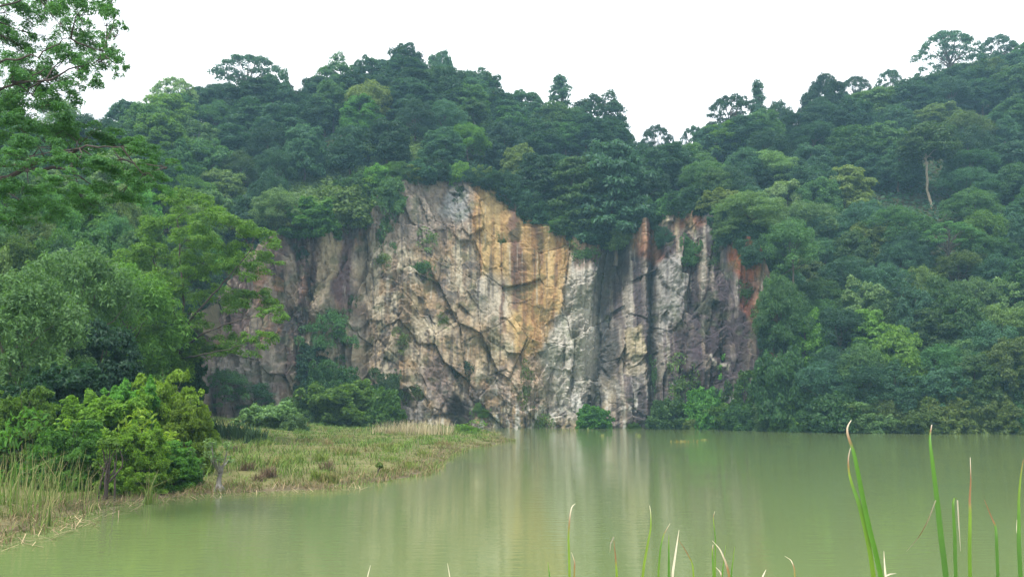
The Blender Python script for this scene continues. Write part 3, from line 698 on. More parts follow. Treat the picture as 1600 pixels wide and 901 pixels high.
# shrubs on the cliff rim and slope
G_R = 'shrubs along the cliff rim'
for px in np.arange(440, 1215, 17.0):
    jx = px + rng.normal() * 4; u = float(uv_of(jx, 330)[0]); zt_ = float(ztop_of(u)); Y = float(Dof(u)) + LEAN * zt_ + 0.6 + rng.random() * 2.0
    key = 'shrub%d' % rng.integers(4); tone = str(rng.choice(['deep', 'mid', 'blue', 'olive', 'fresh'], p=[.3, .3, .2, .12, .08]))
    if 560 < jx < 790: w_, h_ = 4.0 + rng.random() * 2, 2.4 + rng.random() * 1.4
    else: w_, h_ = 4.5 + rng.random() * 2.5, 3.2 + rng.random() * 2
    if jx < 640: tone = str(rng.choice(['mid', 'fresh', 'pale', 'olive']))
    zb = zt_
    zn = 'over the western cliff' if jx < 560 else 'over the grey rock' if jx < 745 else 'over the ochre rock' if jx < 900 else 'over the dark gully' if jx < 1000 else 'over the dark eastern cliff'
    plant(key, (u * Y, Y, zb - 0.7), w_, h_, tone, phrase='%s shrub on the cliff rim %s' % (TONEW[tone], zn), px=jx, group=G_R)

# plants rooted in the face
G_C = 'plants rooted in the rock face'
rock = [
 ('tuft0', 600, 345, 34, 60, 'mid', 'green tuft high on the rock under the fern slope'), ('tuft1', 655, 415, 40, 36, 'mid', 'green plant clinging to the middle of the grey rock'),
 ('tuft0', 668, 372, 30, 30, 'pale', 'small pale plant just above the one in the middle of the grey rock'), ('tuft1', 596, 402, 26, 30, 'olive', 'small tuft on the grey rock west of the middle plant'),
 ('tuft0', 716, 298, 24, 26, 'mid', 'small green tuft right under the rim beside the ochre rock'), ('tuft1', 785, 375, 18, 26, 'olive', 'tiny tuft on the ochre face'),
 ('tuft0', 625, 530, 24, 30, 'olive', 'thin tuft above the grass spit on grey rock'), ('tuft1', 718, 572, 34, 40, 'deep', 'dark plant below the middle of the face'),
 ('shrub2', 750, 640, 30, 26, 'fresh', 'small bright shrub on the foot of the face by the black hollow'), ('tuft0', 820, 600, 30, 60, 'olive', 'straggly olive plant hanging under the ochre face'),
 ('tuft1', 845, 655, 34, 44, 'olive', 'brownish grass tuft at the foot of the pale columns'), ('shrub3', 600, 620, 44, 70, 'mid', 'green shrub climbing the foot of the grey rock'),
 ('tuft1', 640, 610, 30, 50, 'olive', 'yellow-green tuft beside the climbing shrub'), ('shrub2', 1078, 392, 46, 52, 'mid', 'bushy plant under the rim of the dark eastern cliff'),
 ('tuft0', 1070, 590, 52, 60, 'olive', 'pale straggly plants low on the dark eastern face'), ('tuft1', 1025, 580, 16, 50, 'mid', 'thin plant in the vertical crack of the eastern face'),
 ('tuft0', 1120, 400, 30, 36, 'mid', 'small plant next to the red soil'), ('tuft1', 1172, 452, 36, 30, 'mid', 'plant hanging over the lower edge of the red soil'),
 ('tuft0', 1195, 500, 40, 44, 'olive', 'plant at the eastern end of the rock'), ('shrub3', 1040, 370, 30, 30, 'deep', 'dark shrub under the rim west of the bushy one'),
 ('tuft1', 912, 392, 40, 34, 'mid', 'green plants under the rim where ochre meets pale rock'), ('tuft1', 470, 395, 20, 30, 'deep', 'dark plant on the western purple face'),
 ('tuft0', 545, 470, 22, 24, 'mid', 'small plant on the ledge beside the purple streak'), ('tuft0', 690, 500, 22, 20, 'olive', 'tiny tuft on the diagonal crack of the grey rock'),
 ('shrub2', 1212, 460, 44, 60, 'mid', 'green shrub over the upper corner of the eastern rock end'), ('shrub3', 1213, 530, 44, 70, 'deep', 'dark shrub at the lower corner of the eastern rock end'),
 ('shrub2', 1142, 350, 50, 44, 'pale', 'pale shrub on the rim just west of the red soil'), ('shrub0', 480, 345, 90, 50, 'fresh', 'fresh green creeping shrub spilling over the western rim'), ('shrub1', 530, 325, 90, 60, 'olive', 'olive creeper spilling over the rim above the purple streak'), ('shrub2', 600, 300, 60, 60, 'mid', 'creeper hanging over the rim at the top of the grey rock'), ('shrub3', 760, 282, 50, 24, 'deep', 'low dark scrub on the rim over the ochre rock'),
 ('plume2', 505, 530, 90, 110, 'mid', 'tall climbing shrub in the western recess of the cliff'), ('dome3', 478, 590, 80, 96, 'deep', 'dark shrub shading the western recess of the cliff'),
 ('plume1', 350, 612, 70, 70, 'mid', 'feathery shrub at the foot of the pale western rock'), ('plume0', 395, 622, 60, 56, 'deep', 'dark shrub beside the feathery one at the western rock'),
]
for key, px, py, w_, h_, tone, lab in rock:
    Y, zz = cliff_Y(px, py + h_ * 0.3); p = at(px, py + h_ * 0.5, Y + 0.3)
    plant(key, p, w_ / F * Y * 1.1, h_ / F * Y * 1.1, tone, label=lab, group=G_C, rot=rng.normal() * 0.5, name='shrub' if key[:4] != 'tuft' else None, cat='shrub' if key[:4] != 'tuft' else None)

# shrubs along the far shore
G_S = 'bushes along the far shore'
def shore(px, w_, h_, key, tone, lab, dy=1.0, grp=G_S):
    u = float(uv_of(px, 668)[0]); Y = float(Dof(u)) - dy
    return plant(key, (u * Y, Y, -0.15), w_ / F * Y, h_ / F * Y, tone, label=lab, group=grp)
shore(926, 52, 36, 'shrub0', 'fresh', 'round bright green bush alone at the foot of the pale columns', 1.5)
shore(991, 20, 11, 'shrub2', 'fresh', 'tiny bright bush at the foot of the dark gully', 1.5)
shore(1050, 66, 46, 'shrub1', 'mid', 'leafy green bush where the dark cliff meets the shore', 2)
shore(1085, 36, 22, 'shrub2', 'olive', 'low olive bush in front of the first shore bushes', 3)
k = 0
for px in np.arange(1108, 1680, 31.0):
    for rowk in (0, 1):
        jx = px + rng.normal() * 5 + rowk * 15; u = float(uv_of(jx, 660)[0]); Y = float(Dof(u)) - 0.8 + rowk * 4.5 + rng.normal() * 0.7
        tone = str(rng.choice(['mid', 'fresh', 'mid', 'pale', 'olive'])) if not (1390 < jx < 1450) else 'olive'
        h_ = (42 + 22 * rng.random()) * (1.0 if rowk == 0 else 1.25); w_ = 56 + 26 * rng.random()
        plant('shrub%d' % rng.integers(4), (u * Y, Y, -0.1 + rowk * 2.0), w_ / F * Y, h_ / F * Y, tone, px=jx, group=G_S,
              phrase='%s bush %s' % (TONEW[tone], 'at the waterline of the eastern shore' if rowk == 0 else 'in the second row behind the eastern waterline'))
        k += 1
shore(1150, 60, 120, 'tier0', 'fresh', 'fresh green layered sapling beside the eastern end of the cliff', -4, 'saplings along the far shore')
shore(1200, 50, 90, 'tier1', 'mid', 'layered sapling behind the first eastern shore bushes', -6, 'saplings along the far shore')
shore(1300, 60, 96, 'tier0', 'mid', 'green sapling standing over the eastern shore bushes', -7, 'saplings along the far shore')

# ------------------------------------------------------------------ undergrowth
def carpet(name, n_, px0, px1, o0, o1, ln, wd, tone, lab, seed, lift=0.5, keep=None):
    r = np.random.default_rng(seed)
    u = uv_of(px0 + (px1 - px0) * r.random(n_), np.full(n_, 350.0))[0]
    Y = Dof(u) + LEAN * ztop_of(u) + setback(u) * 0.3 + o0 + (o1 - o0) * r.random(n_) ** 1.2
    z = terrain(u, Y) + lift * (0.1 + 1.2 * fbm(u * Y / 2.2, Y / 2.2, seed) * r.random(n_) ** 0.5)
    P = np.stack([u * Y, Y, z], 1)
    if keep is not None:
        qx, qy = px_of(P[:, 0], P[:, 1], P[:, 2]); P = P[keep(qx, qy)]
    nm = np.array([0, -0.5, 0.8]) + r.normal(size=(len(P), 3)) * 0.45
    s_ = 0.6 + 0.8 * r.random(len(P)); v, q = leaves(P, nm, ln * s_, wd * s_, r)
    return tag(link(name, mesh_np(name, v, q), LEAF[tone]), lab, kind='stuff')
carpet('undergrowth', 60000, -60, 1660, 0, 60, 0.85, 0.45, 'deep', 'dark leafy undergrowth covering the wooded slopes', 301, 1.4)
carpet('fern_slope', 40000, 440, 690, 0, 24, 0.75, 0.26, 'pale', 'light green ferns covering the slope over the western cliff', 302, 2.2, lambda a, b_: (a > 450) & (a < 690) & (b_ > 205) & (b_ < 345))

# ------------------------------------------------------------------ near left: trees, bushes, reeds
def pz(x, y_): return float(np.maximum(pen_z(np.array([x]), np.array([y_]))[0][0], 0.0))
def near(key, px, ybase, ytop, wpx, Y, tone, lab, name=None, bark=None, grp='bushes on the near western bank'):
    b_ = at(px, ybase, Y); t_ = at(px, ytop, Y)
    return plant(key, (b_.x, Y, b_.z - 0.1), wpx / F * Y, t_.z - b_.z, tone, label=lab, group=grp, bark=bark, name=name)
near('bush0', 245, 742, 574, 130, 38, 'lime', 'large bright yellow-green bush on the near bank')
near('bush1', 192, 742, 596, 120, 36.5, 'fresh', 'fresh green bush merging with the large bright bush')
near('bush0', 292, 735, 618, 76, 36, 'lime', 'small bright bush at the spit side of the large bright bush')
near('tuft0', 232, 750, 640, 100, 34, 'lime', 'loose yellow-green shoots before the large bright bush')
near('tuft1', 150, 760, 640, 110, 32, 'lime', 'loose pale shoots above the reeds')
near('tuft1', 290, 752, 690, 70, 33, 'pale', 'thin pale shoots over the grey stumps')
near('tuft0', 60, 770, 640, 110, 31, 'fresh', 'loose green shoots among the reeds at the frame edge')
near('bush1', 160, 745, 612, 150, 35, 'lime', 'green bush against the front of the large bright bush')
near('bush2', 85, 700, 560, 150, 39, 'deep', 'dark broad-leaved bush at the foot of the western trees')
near('bush0', 20, 760, 600, 140, 33, 'fresh', 'mid-green bush at the frame edge behind the reeds')
near('plume2', 28, 690, 400, 190, 42, 'mid', 'green leafy tree at the frame edge', 'leafy_tree', None, 'trees of the near western bank')
near('dome3', 150, 700, 500, 130, 47, 'deep', 'dark glossy-leaved tree behind the bushes', 'leafy_tree', None, 'trees of the near western bank')
near('plume0', 104, 640, 352, 180, 52, 'mid', 'tall tree behind the leafy tree at the frame edge', 'leafy_tree', None, 'trees of the near western bank')
near('plume1', 192, 640, 392, 170, 58, 'fresh', 'soft feathery tree behind the forked spreading tree', 'leafy_tree', None, 'trees of the near western bank')
near('bush2', 265, 640, 510, 100, 66, 'deep', 'dark shrub clothing the base of the forked tree')
near('bush0', 105, 775, 652, 130, 31, 'fresh', 'low leafy bush just behind the reeds')
near('bush1', 208, 768, 664, 110, 31, 'lime', 'low leafy bush above the brown stumps')
near('bush0', 266, 758, 684, 90, 32.5, 'fresh', 'low bush over the slanted grey stump')
near('bush1', 300, 715, 634, 80, 42, 'lime', 'small bush beside the large bright bush on the spit side')
near('shrub0', 424, 684, 628, 92, 92, 'pale', 'pale-leaved rounded bush on the back of the spit')
near('shrub1', 458, 684, 646, 50, 90, 'pale', 'small bush touching the pale-leaved one')
near('shrub0', 535, 668, 596, 120, 118, 'fresh', 'bright green bush at the back of the spit under the cliff')
near('shrub1', 588, 667, 606, 76, 119, 'fresh', 'second bright bush beside it at the foot of the grey rock')
near('shrub3', 525, 650, 566, 84, 123, 'mid', 'mid-green bush behind the bright bushes of the spit')
near('shrub2', 465, 664, 616, 60, 116, 'mid', 'leafy bush in front of the dark western recess')
near('tuft0', 735, 676, 655, 50, 100, 'lime', 'feathery yellow-green tuft near the end of the spit', None, None, 'tufts on the spit')

G_E = 'trees rooted on the cliff rim'
near('plume2', 432, 372, 288, 86, 131, 'pale', 'round light green feathery tree over the western cliff', 'feathery_tree', None, G_E)
near('tier0', 962, 402, 226, 132, 149, 'blue', 'big layered tree leaning over the cliff above the dark gully', 'layered_tree', None, G_E)
near('tier1', 902, 368, 244, 96, 150, 'mid', 'layered tree with drooping leaves at the cliff edge above the ochre rock', 'layered_tree', None, G_E)
near('dome2', 1010, 350, 262, 84, 151, 'blue', 'round bluish tree on the rim beside the big layered tree', 'broadleaf_tree', None, G_E)
near('tier1', 842, 345, 240, 80, 152, 'deep', 'dark layered tree on the rim over the ochre rock', 'layered_tree', None, G_E)
near('plume0', 1174, 372, 292, 110, 133, 'pale', 'pale feathery tree at the cliff end above the red soil', 'feathery_tree', None, G_E)
near('plume1', 1240, 455, 330, 96, 127.5, 'mid', 'feathery green tree hiding the eastern end of the cliff', 'feathery_tree', None, G_E)
near('plume2', 1226, 560, 420, 84, 124, 'mid', 'feathery tree below it against the eastern end of the rock', 'feathery_tree', None, G_E)
near('shrub0', 1226, 650, 545, 80, 121, 'mid', 'leafy shrub at the foot of the eastern rock edge', 'shrub', None, G_E)
near('dome1', 1122, 325, 262, 60, 147, 'mid', 'small round tree on the rim over the dark eastern cliff', 'broadleaf_tree', None, G_E)
# spreading forked tree (flat leafy sprays)
def spray_tree(name, root, forks, sprays, tone, ln, wd, per, lab, seed, tr, bark):
    """root: base point; forks: polylines of the limbs; sprays: (centre, rx, rz, tilt)"""
    r = np.random.default_rng(seed); e = empty(name, root); R0 = np.array(root)
    parts = []
    for pl, ra, rb in forks:
        pl = np.array([np.array(p) for p in pl]) - R0
        fine = np.concatenate([pl[i] + (pl[i + 1] - pl[i]) * np.linspace(0, 1, 5, endpoint=False)[:, None] for i in range(len(pl) - 1)] + [pl[-1:]])
        fine = fine + r.normal(size=fine.shape) * 0.02 * tr * 8
        parts.append(tube(fine, np.linspace(ra, rb, len(fine)), 7))
    nodes = np.concatenate([np.array([np.array(p) for p in pl]) - R0 for pl, _, _ in forks])
    cl = []
    for c, rx, rz in sprays:
        c = np.array(c) - R0; cl.append((*c, rx, rz))
        d = np.linalg.norm(nodes - c, axis=1); d[nodes[:, 2] > c[2] + 1.0] += 5; k = np.argmin(d)
        parts.append(tube(bow(nodes[k], c, r, 0.2, 6, 0.05), np.linspace(tr * 0.16, tr * 0.03, 6), 4))
        for _ in range(5):
            tip = c + np.array([r.normal() * rx * 0.6, r.normal() * rx * 0.6, r.normal() * rz * 0.4]); parts.append(tube(bow(c * 0.7 + nodes[k] * 0.3, tip, r, 0.2, 4), np.linspace(tr * 0.07, tr * 0.02, 4), 3))
    tv, tq = join(parts); link('trunk', mesh_np('trunk', tv, tq, smooth=True), bark, e)
    sub = []
    for x, y_, z, rx, rz in cl:
        nb = 16
        for _ in range(nb):
            ph = r.random() * 6.28; q = r.random() ** 0.5
            sub.append((x + rx * q * math.cos(ph), y_ + rx * q * math.sin(ph), z + rz * (0.5 - q * q) + r.normal() * rz * 0.35, rx * (0.16 + 0.2 * r.random()), rz * (0.22 + 0.3 * r.random())))
    v, q = puff(sub, per, ln, wd, r, 0.8, -0.5, 0.5)
    link('crown', mesh_np('crown', v, q), LEAF[tone], e)
    return tag(e, lab, 'tree')
def A(px, py, Y): return tuple(at(px, py, Y))
YA = 64.0
b0 = at(277, 628, YA)
forks = [([A(277, 628, YA), A(281, 560, YA), A(285, 520, YA)], 0.187, 0.120), ([A(285, 520, YA), A(268, 470, YA), A(245, 420, YA + 1), A(232, 390, YA + 2)], 0.110, 0.030),
         ([A(285, 520, YA), A(287, 460, YA - 1), A(281, 390, YA - 1), A(278, 340, YA)], 0.110, 0.025), ([A(285, 520, YA), A(305, 490, YA - 2), A(350, 440, YA - 3), A(395, 390, YA - 3)], 0.110, 0.025),
         ([A(283, 545, YA), A(320, 520, YA - 2), A(370, 500, YA - 3), A(420, 490, YA - 3)], 0.083, 0.020), ([A(281, 560, YA), A(310, 555, YA - 2), A(360, 545, YA - 3), A(405, 530, YA - 4)], 0.066, 0.015),
         ([A(285, 520, YA), A(270, 480, YA - 3), A(240, 470, YA - 4), A(215, 455, YA - 4)], 0.077, 0.020)]
r = np.random.default_rng(5); sp = []
for px, py, rp_, z_ in [(300, 318, 46, 13), (350, 345, 46, 14), (395, 372, 42, 14), (330, 390, 48, 14), (270, 350, 44, 14), (240, 395, 42, 14), (290, 425, 46, 14), (375, 420, 44, 12), (410, 405, 32, 10),
                        (335, 460, 44, 12), (395, 470, 42, 12), (425, 490, 24, 8), (240, 445, 44, 14), (215, 475, 38, 12), (370, 540, 40, 11), (410, 528, 30, 9), (320, 545, 30, 12), (260, 520, 40, 14), (230, 550, 36, 14), (300, 500, 30, 12), (255, 580, 40, 20), (215, 520, 40, 18), (290, 560, 34, 20), (235, 610, 40, 22), (200, 420, 40, 16), (330, 420, 40, 12), (300, 370, 40, 14)]:
    Y = YA + r.normal() * 2.2; sp.append((A(px, py, Y), rp_ / F * Y, z_ / F * Y * 1.6))
spray_tree('spreading_tree', tuple(b0), forks, sp, 'leafgreen', 0.26, 0.075, 150, 'spreading forked tree with flat feathery sprays in front of the western cliff', 77, 0.2, BARK_DARK)
# overhanging tree whose trunk stands beyond the frame
YO = 22.0
b1 = on_plane(-330, 850); b1 = Vector((at(-330, 300, YO).x, YO, 0.3))
forks = [([tuple(b1), A(-320, 600, YO), A(-300, 420, YO)], .34, .28), ([A(-300, 420, YO), A(-150, 330, YO), A(0, 280, YO), A(70, 250, YO), A(125, 232, YO - 0.5), A(190, 228, YO - 1)], .11, .012),
         ([A(40, 266, YO), A(110, 262, YO + .5), A(190, 250, YO + 1), A(260, 262, YO + 1)], .05, .012), ([A(-150, 330, YO), A(-60, 260, YO + 2), A(0, 258, YO + 2), A(45, 262, YO + 2)], .08, .03),
         ([A(-300, 420, YO), A(-180, 250, YO - 1), A(-60, 170, YO - 1), A(20, 130, YO - 1), A(70, 108, YO - 1)], .08, .012), ([A(-60, 170, YO - 1), A(0, 95, YO - 2), A(60, 88, YO - 2), A(110, 60, YO - 2)], .04, .01),
         ([A(-180, 250, YO - 1), A(-120, 80, YO), A(-30, 20, YO), A(60, -10, YO)], .07, .015), ([A(20, 130, YO - 1), A(70, 125, YO), A(120, 105, YO), A(165, 90, YO)], .04, .01)]
r = np.random.default_rng(6); sp = []
for px, py, rp_, z_ in [(20, 20, 40, 22), (75, 15, 36, 22), (130, 10, 40, 20), (165, 20, 24, 16), (15, 70, 34, 20), (60, 60, 30, 18), (110, 55, 34, 18), (150, 65, 28, 16), (45, 105, 32, 16), (100, 95, 34, 18), (150, 100, 26, 14), (175, 85, 18, 14), (20, 115, 30, 16), (80, 125, 28, 14),
                        (30, 200, 40, 12), (80, 205, 44, 12), (130, 212, 44, 11), (180, 222, 40, 10), (215, 238, 32, 9), (250, 258, 28, 8), (120, 250, 40, 10), (60, 230, 40, 12), (170, 265, 40, 10), (220, 275, 36, 10), (20, 250, 34, 12), (100, 285, 40, 11), (160, 300, 36, 10), (40, 300, 36, 12), (200, 310, 26, 9), (10, 165, 36, 18), (50, 155, 34, 16), (95, 150, 30, 14), (30, 135, 34, 16), (130, 130, 26, 12), (185, 45, 14, 12), (190, 110, 12, 10), (70, 180, 36, 14), (240, 290, 30, 10), (130, 320, 36, 10), (60, 330, 40, 12), (10, 340, 40, 14), (-60, 60, 60, 30), (-60, 220, 60, 20), (-90, 140, 60, 30)]:
    Y = YO + r.normal() * 1.2; sp.append((A(px, py, Y), rp_ / F * Y * 1.1, z_ / F * Y * 1.5))
spray_tree('overhanging_tree', tuple(b1), forks, sp, 'mid', 0.085, 0.024, 190, 'fine-leaved tree whose boughs reach in over the upper western corner', 78, 0.17, BARK_DARK)

# stumps with sparse shoots at the water's edge
def stump_plant(px, py, hpx, wpx, Y, lab, seed, tone='pale', lean=0.2, n_=7, bark=BARK_GREY, leafy=True, stems=1):
    r = np.random.default_rng(seed); b_ = on_plane(px, py); Y = b_.y; s_ = hpx / F * Y; w_ = wpx / F * Y
    e = empty('stump_sapling', (b_.x, b_.y, 0.0)); parts = []
    parts.append(tube(np.array([[0, 0, -.25], [0.01, 0, 0.08], [0.03 * lean, 0, s_ * .25], [lean * s_ * .3, 0.02, s_ * .5]]), [w_ * .12, w_ * .085, w_ * .06, w_ * .035], 8))
    if stems > 1:
        parts = []
        for k in range(stems):
            a = r.random() * 6.28; bx_, by_ = math.cos(a) * w_ * .4 * r.random(), math.sin(a) * w_ * .3 * r.random(); parts.append(tube(bow((bx_, by_, -.25), (bx_ * .6 + r.normal() * .06, by_ * .6, s_ * (.45 + .3 * r.random())), r, .12, 6), np.linspace(.045, .018, 6), 6))
    for k in range(4 if stems == 1 else 0):
        a = r.random() * 6.28; parts.append(tube(np.array([[math.cos(a) * w_ * .26, math.sin(a) * w_ * .26, -.2], [math.cos(a) * w_ * .14, math.sin(a) * w_ * .14, .04], [0, 0, s_ * .2]]), [w_ * .05, w_ * .05, w_ * .03], 5))
    tips = []
    for k in range(n_):
        a = r.random() * 6.28; tp = np.array([math.cos(a) * w_ * .5 * r.random(), math.sin(a) * w_ * .5 * r.random(), s_ * (0.62 + .38 * r.random())])
        st = np.array([lean * s_ * .2, 0, s_ * (.3 + .2 * r.random())]); parts.append(tube(bow(st, tp, r, .3, 6), np.linspace(w_ * .035, w_ * .01, 6), 5)); tips.append(tp)
    tv, tq = join(parts); link('trunk', mesh_np('trunk', tv, tq, smooth=True), bark, e)
    if leafy:
        cl = [(*t_, w_ * .16, w_ * .11) for t_ in tips] + [(*(t_ * np.array([1.1, 1.1, .93])), w_ * .12, w_ * .09) for t_ in tips]
        v, q = puff(cl, 26, .13, .07, r, .6, -.6, .6); link('crown', mesh_np('crown', v, q), LEAF[tone], e)
    return tag(e, lab, 'sapling', 'stumps and saplings at the water edge')
stump_plant(341, 768, 76, 58, 0, 'grey stump with sparse leafy shoots standing alone at the water edge', 401, 'pale')
stump_plant(290, 754, 52, 38, 0, 'thin grey twiggy stump beside the slanted one', 402, 'mid', -.3)
stump_plant(272, 752, 44, 30, 0, 'slanted grey stump in the shallows', 403, 'mid', -.9, 4)
stump_plant(209, 764, 84, 54, 0, 'short dark stump with leaves near the reeds', 404, 'fresh')
stump_plant(165, 783, 90, 46, 0, 'reddish brown stems standing in the water by the reeds', 405, 'fresh', .1, 9, BARK_DARK, True, 6)
stump_plant(180, 772, 100, 46, 0, 'dark sapling behind the reddish brown stems', 406, 'lime', .1, 8, BARK_DARK, True, 3)
stump_plant(590, 745, 22, 16, 0, 'tiny brown tuft stump at the corner of the spit', 407, 'olive', .1, 6, BARK_DARK)
stump_plant(696, 698, 9, 10, 0, 'tiny dark stub near the end of the spit', 408, 'olive', .2, 4, BARK_DARK, False)

# blades: grass, reeds
def blades(base, hgt, wid, lean, cb, ct_, r, curl=0.5):
    """three-section bent blades with a base and a tip colour"""
    n_ = len(base); ph = r.random(n_) * 6.28; d = np.stack([np.cos(ph), np.sin(ph), np.zeros(n_)], 1); s_ = np.stack([-np.sin(ph + 0.6), np.cos(ph + 0.6), np.zeros(n_)], 1)
    hgt = np.asarray(hgt)[:, None]; wid = wid[:, None]; lean = lean[:, None]; up = np.array([0, 0, 1.0])
    p0 = base; p1 = base + up * hgt * .55 + d * lean * hgt * .25; p2 = base + up * hgt * (1 - 0.35 * lean * curl) + d * lean * hgt
    V_ = np.stack([p0 - s_ * wid * .5, p0 + s_ * wid * .5, p1 + s_ * wid * .42, p1 - s_ * wid * .42, p2 + s_ * wid * .06, p2 - s_ * wid * .06], 1).reshape(-1, 3)
    k = np.arange(n_)[:, None] * 6; Q = np.concatenate([k + [0, 1, 2, 3], k + [3, 2, 4, 5]], 1).reshape(-1, 4)
    cm = (cb + ct_) / 2; C_ = np.stack([cb, cb, cm, cm, ct_, ct_], 1).reshape(-1, 3)
    return V_, Q, C_
r = np.random.default_rng(11)
def spit_points(n_, y0, y1, pw):
    Y = y0 + (y1 - y0) * r.random(n_) ** pw; X = -62 + 62 * r.random(n_)
    X = np.maximum(X, -0.72 * Y) ; z, s_ = pen_z(X, Y); k = (s_ > -0.25) & (Y < Dof(X / Y) - 0.5) & (X > -0.70 * Y)
    return X[k], Y[k], z[k], s_[k]
X, Y, z, s_ = spit_points(330000, 20, 142, 1.25)
dens = fbm(X / 1.6, Y / 1.6, 21, 3); k = r.random(len(X)) < np.clip(0.25 + 1.3 * (dens - 0.3), 0.1, 1) * sstep(-0.3, 0.5, s_)
X, Y, z, s_, dens = X[k], Y[k], z[k], s_[k], dens[k]
pat = fbm(X / 5, Y / 7, 22, 3); far = sstep(45, 85, Y)
tf = sstep(0.48, 0.72, fbm(X / 0.9, Y / 1.4, 24, 2))
hg = (0.6 + 1.5 * tf) * (0.12 + 0.40 * r.random(len(X)) ** 1.5 * (0.2 + 1.4 * dens ** 1.5)) * (0.5 + 0.5 * sstep(0, 3, s_)) * (1 - 0.3 * far); wd_ = 0.008 + 0.0005 * Y * (0.6 + 0.8 * r.random(len(X)))
straw = np.clip(sstep(0.46, 0.66, pat) * 0.8 + sstep(2.5, 0.5, s_) * 0.9 - far * 0.35 + r.normal(size=len(X)) * 0.22, 0, 1)[:, None]
g1 = np.array([0.120, 0.205, 0.035]) * (1 - straw) + np.array([0.26, 0.21, 0.10]) * straw
g1 = g1 * (0.75 + 0.5 * r.random((len(X), 1)))
v, q, c = blades(np.stack([X, Y, z - 0.03], 1), hg, wd_, 0.3 + 0.9 * r.random(len(X)), g1 * 0.8, g1 * 1.15, r)
tag(link('grass', mesh_np('grass', v, q, c), M_GRASS), 'rough green and straw-coloured grass covering the spit', kind='stuff')
n_ = 260000; Y = 18 + 72 * r.random(n_) ** 1.3; X = np.maximum(-40 + 42 * r.random(n_), -0.7 * Y); z, s_ = pen_z(X, Y); k = (s_ > -0.7) & (s_ < 1.7) & (r.random(n_) < sstep(0.36, 0.6, fbm(X / 1.1, Y / 1.1, 27, 2))) & (X > -0.66 * Y)
X, Y, z = X[k], Y[k], np.maximum(z[k], 0)
wc = np.where(r.random((len(X), 1)) < 0.55, np.array([[0.13, 0.19, 0.04]]), np.array([[0.27, 0.20, 0.11]])) * (0.6 + 0.7 * r.random((len(X), 1)))
v, q, c = blades(np.stack([X, Y, z - 0.03], 1), 0.08 + 0.34 * r.random(len(X)) ** 1.6, 0.010 + 0.0004 * Y, 0.3 + 1.1 * r.random(len(X)), wc * 0.8, wc * 1.15, r)
tag(link('shore_weeds', mesh_np('shore_weeds', v, q, c), M_GRASS), 'ragged weeds and dead stalks along the waterline of the spit', kind='stuff')
# dry tall grass
def grass_clump(name, px, py, wpx, n_, h0, h1, wd0, cb, ct_, lab, cat, grp, seed, z0=None, ln=0.25, spread_y=1.0):
    rr = np.random.default_rng(seed); b_ = on_plane(px, py); w_ = wpx / F * b_.y
    e = np.stack([np.clip(rr.normal(size=n_), -1.8, 1.8) * w_ * .28, np.clip(rr.normal(size=n_), -1.8, 1.8) * w_ * .28 * spread_y, np.zeros(n_) - 0.1], 1)
    base = np.array([b_.x, b_.y, pz(b_.x, b_.y) if z0 is None else z0])
    mixc = rr.random((n_, 1)); C1 = np.array(cb) * (0.7 + 0.6 * rr.random((n_, 1))); C2 = np.where(mixc < 0.55, C1 * 1.1, np.array(ct_) * (0.8 + .4 * rr.random((n_, 1))))
    v, q, c = blades(e, h0 + (h1 - h0) * rr.random(n_), wd0 * (0.6 + .8 * rr.random(n_)), ln * np.abs(rr.normal(size=n_)), C1, C2, rr)
    o_ = link(name, mesh_np(name, v, q, c), M_GRASS); o_.location = base
    return tag(o_, lab, cat, grp)
grass_clump('dry_grass', 648, 684, 110, 700, .8, 1.7, .05, (0.40, 0.34, 0.20), (0.52, 0.46, 0.32), 'pale dry tall grass near the end of the spit', 'grass', None, 501, spread_y=1.5)
GR = 'reed clumps on the near western bank'
reeds = [(8, 800, 60, 120, 2.4), (40, 812, 50, 90, 2.0), (70, 795, 50, 90, 2.2), (100, 790, 50, 80, 2.1), (132, 786, 44, 70, 1.9), (30, 775, 60, 90, 2.6), (85, 770, 60, 90, 2.4), (160, 770, 44, 50, 2.3), (76, 822, 26, 40, 1.4), (235, 787, 30, 60, 1.5), (140, 806, 24, 26, 1.2)]
wh = ['leafy reed clump at the frame edge', 'reed clump second from the frame edge at the front', 'reed clump in the middle of the front reeds', 'reed clump before the low leafy bush', 'thin reed clump next to the brown stems', 'tall reeds behind the front clumps at the frame edge', 'tall reeds behind the middle clumps', 'straw-tipped reeds behind the brown stems', 'small reed clump standing farthest out in the water', 'isolated reed tuft in the shallows right of the brown stems', 'few thin reeds in the water before the brown stems']
for k, ((px, py, wpx, n_, h_), lab) in enumerate(zip(reeds, wh)):
    grass_clump('reed_clump', px, py, wpx, int(n_ * .62), h_ * .3, h_ * .95, .022, (0.13, 0.22, 0.04), (0.40, 0.32, 0.17), lab, 'reeds', GR, 510 + k, 0.0, 0.34)
rt = np.random.default_rng(44); extra = []
while len(extra) < 26:
    a_, b_ = 330 + 400 * rt.random(), 684 + 74 * rt.random(); g_ = on_plane(a_, b_); sd_ = float(poly_sd(np.array([g_.x]), np.array([g_.y]), PEN)[0])
    if 0.3 < sd_ < 14: extra.append((a_, b_, 22 + 26 * rt.random(), .35 + .4 * rt.random(), rt.random()))
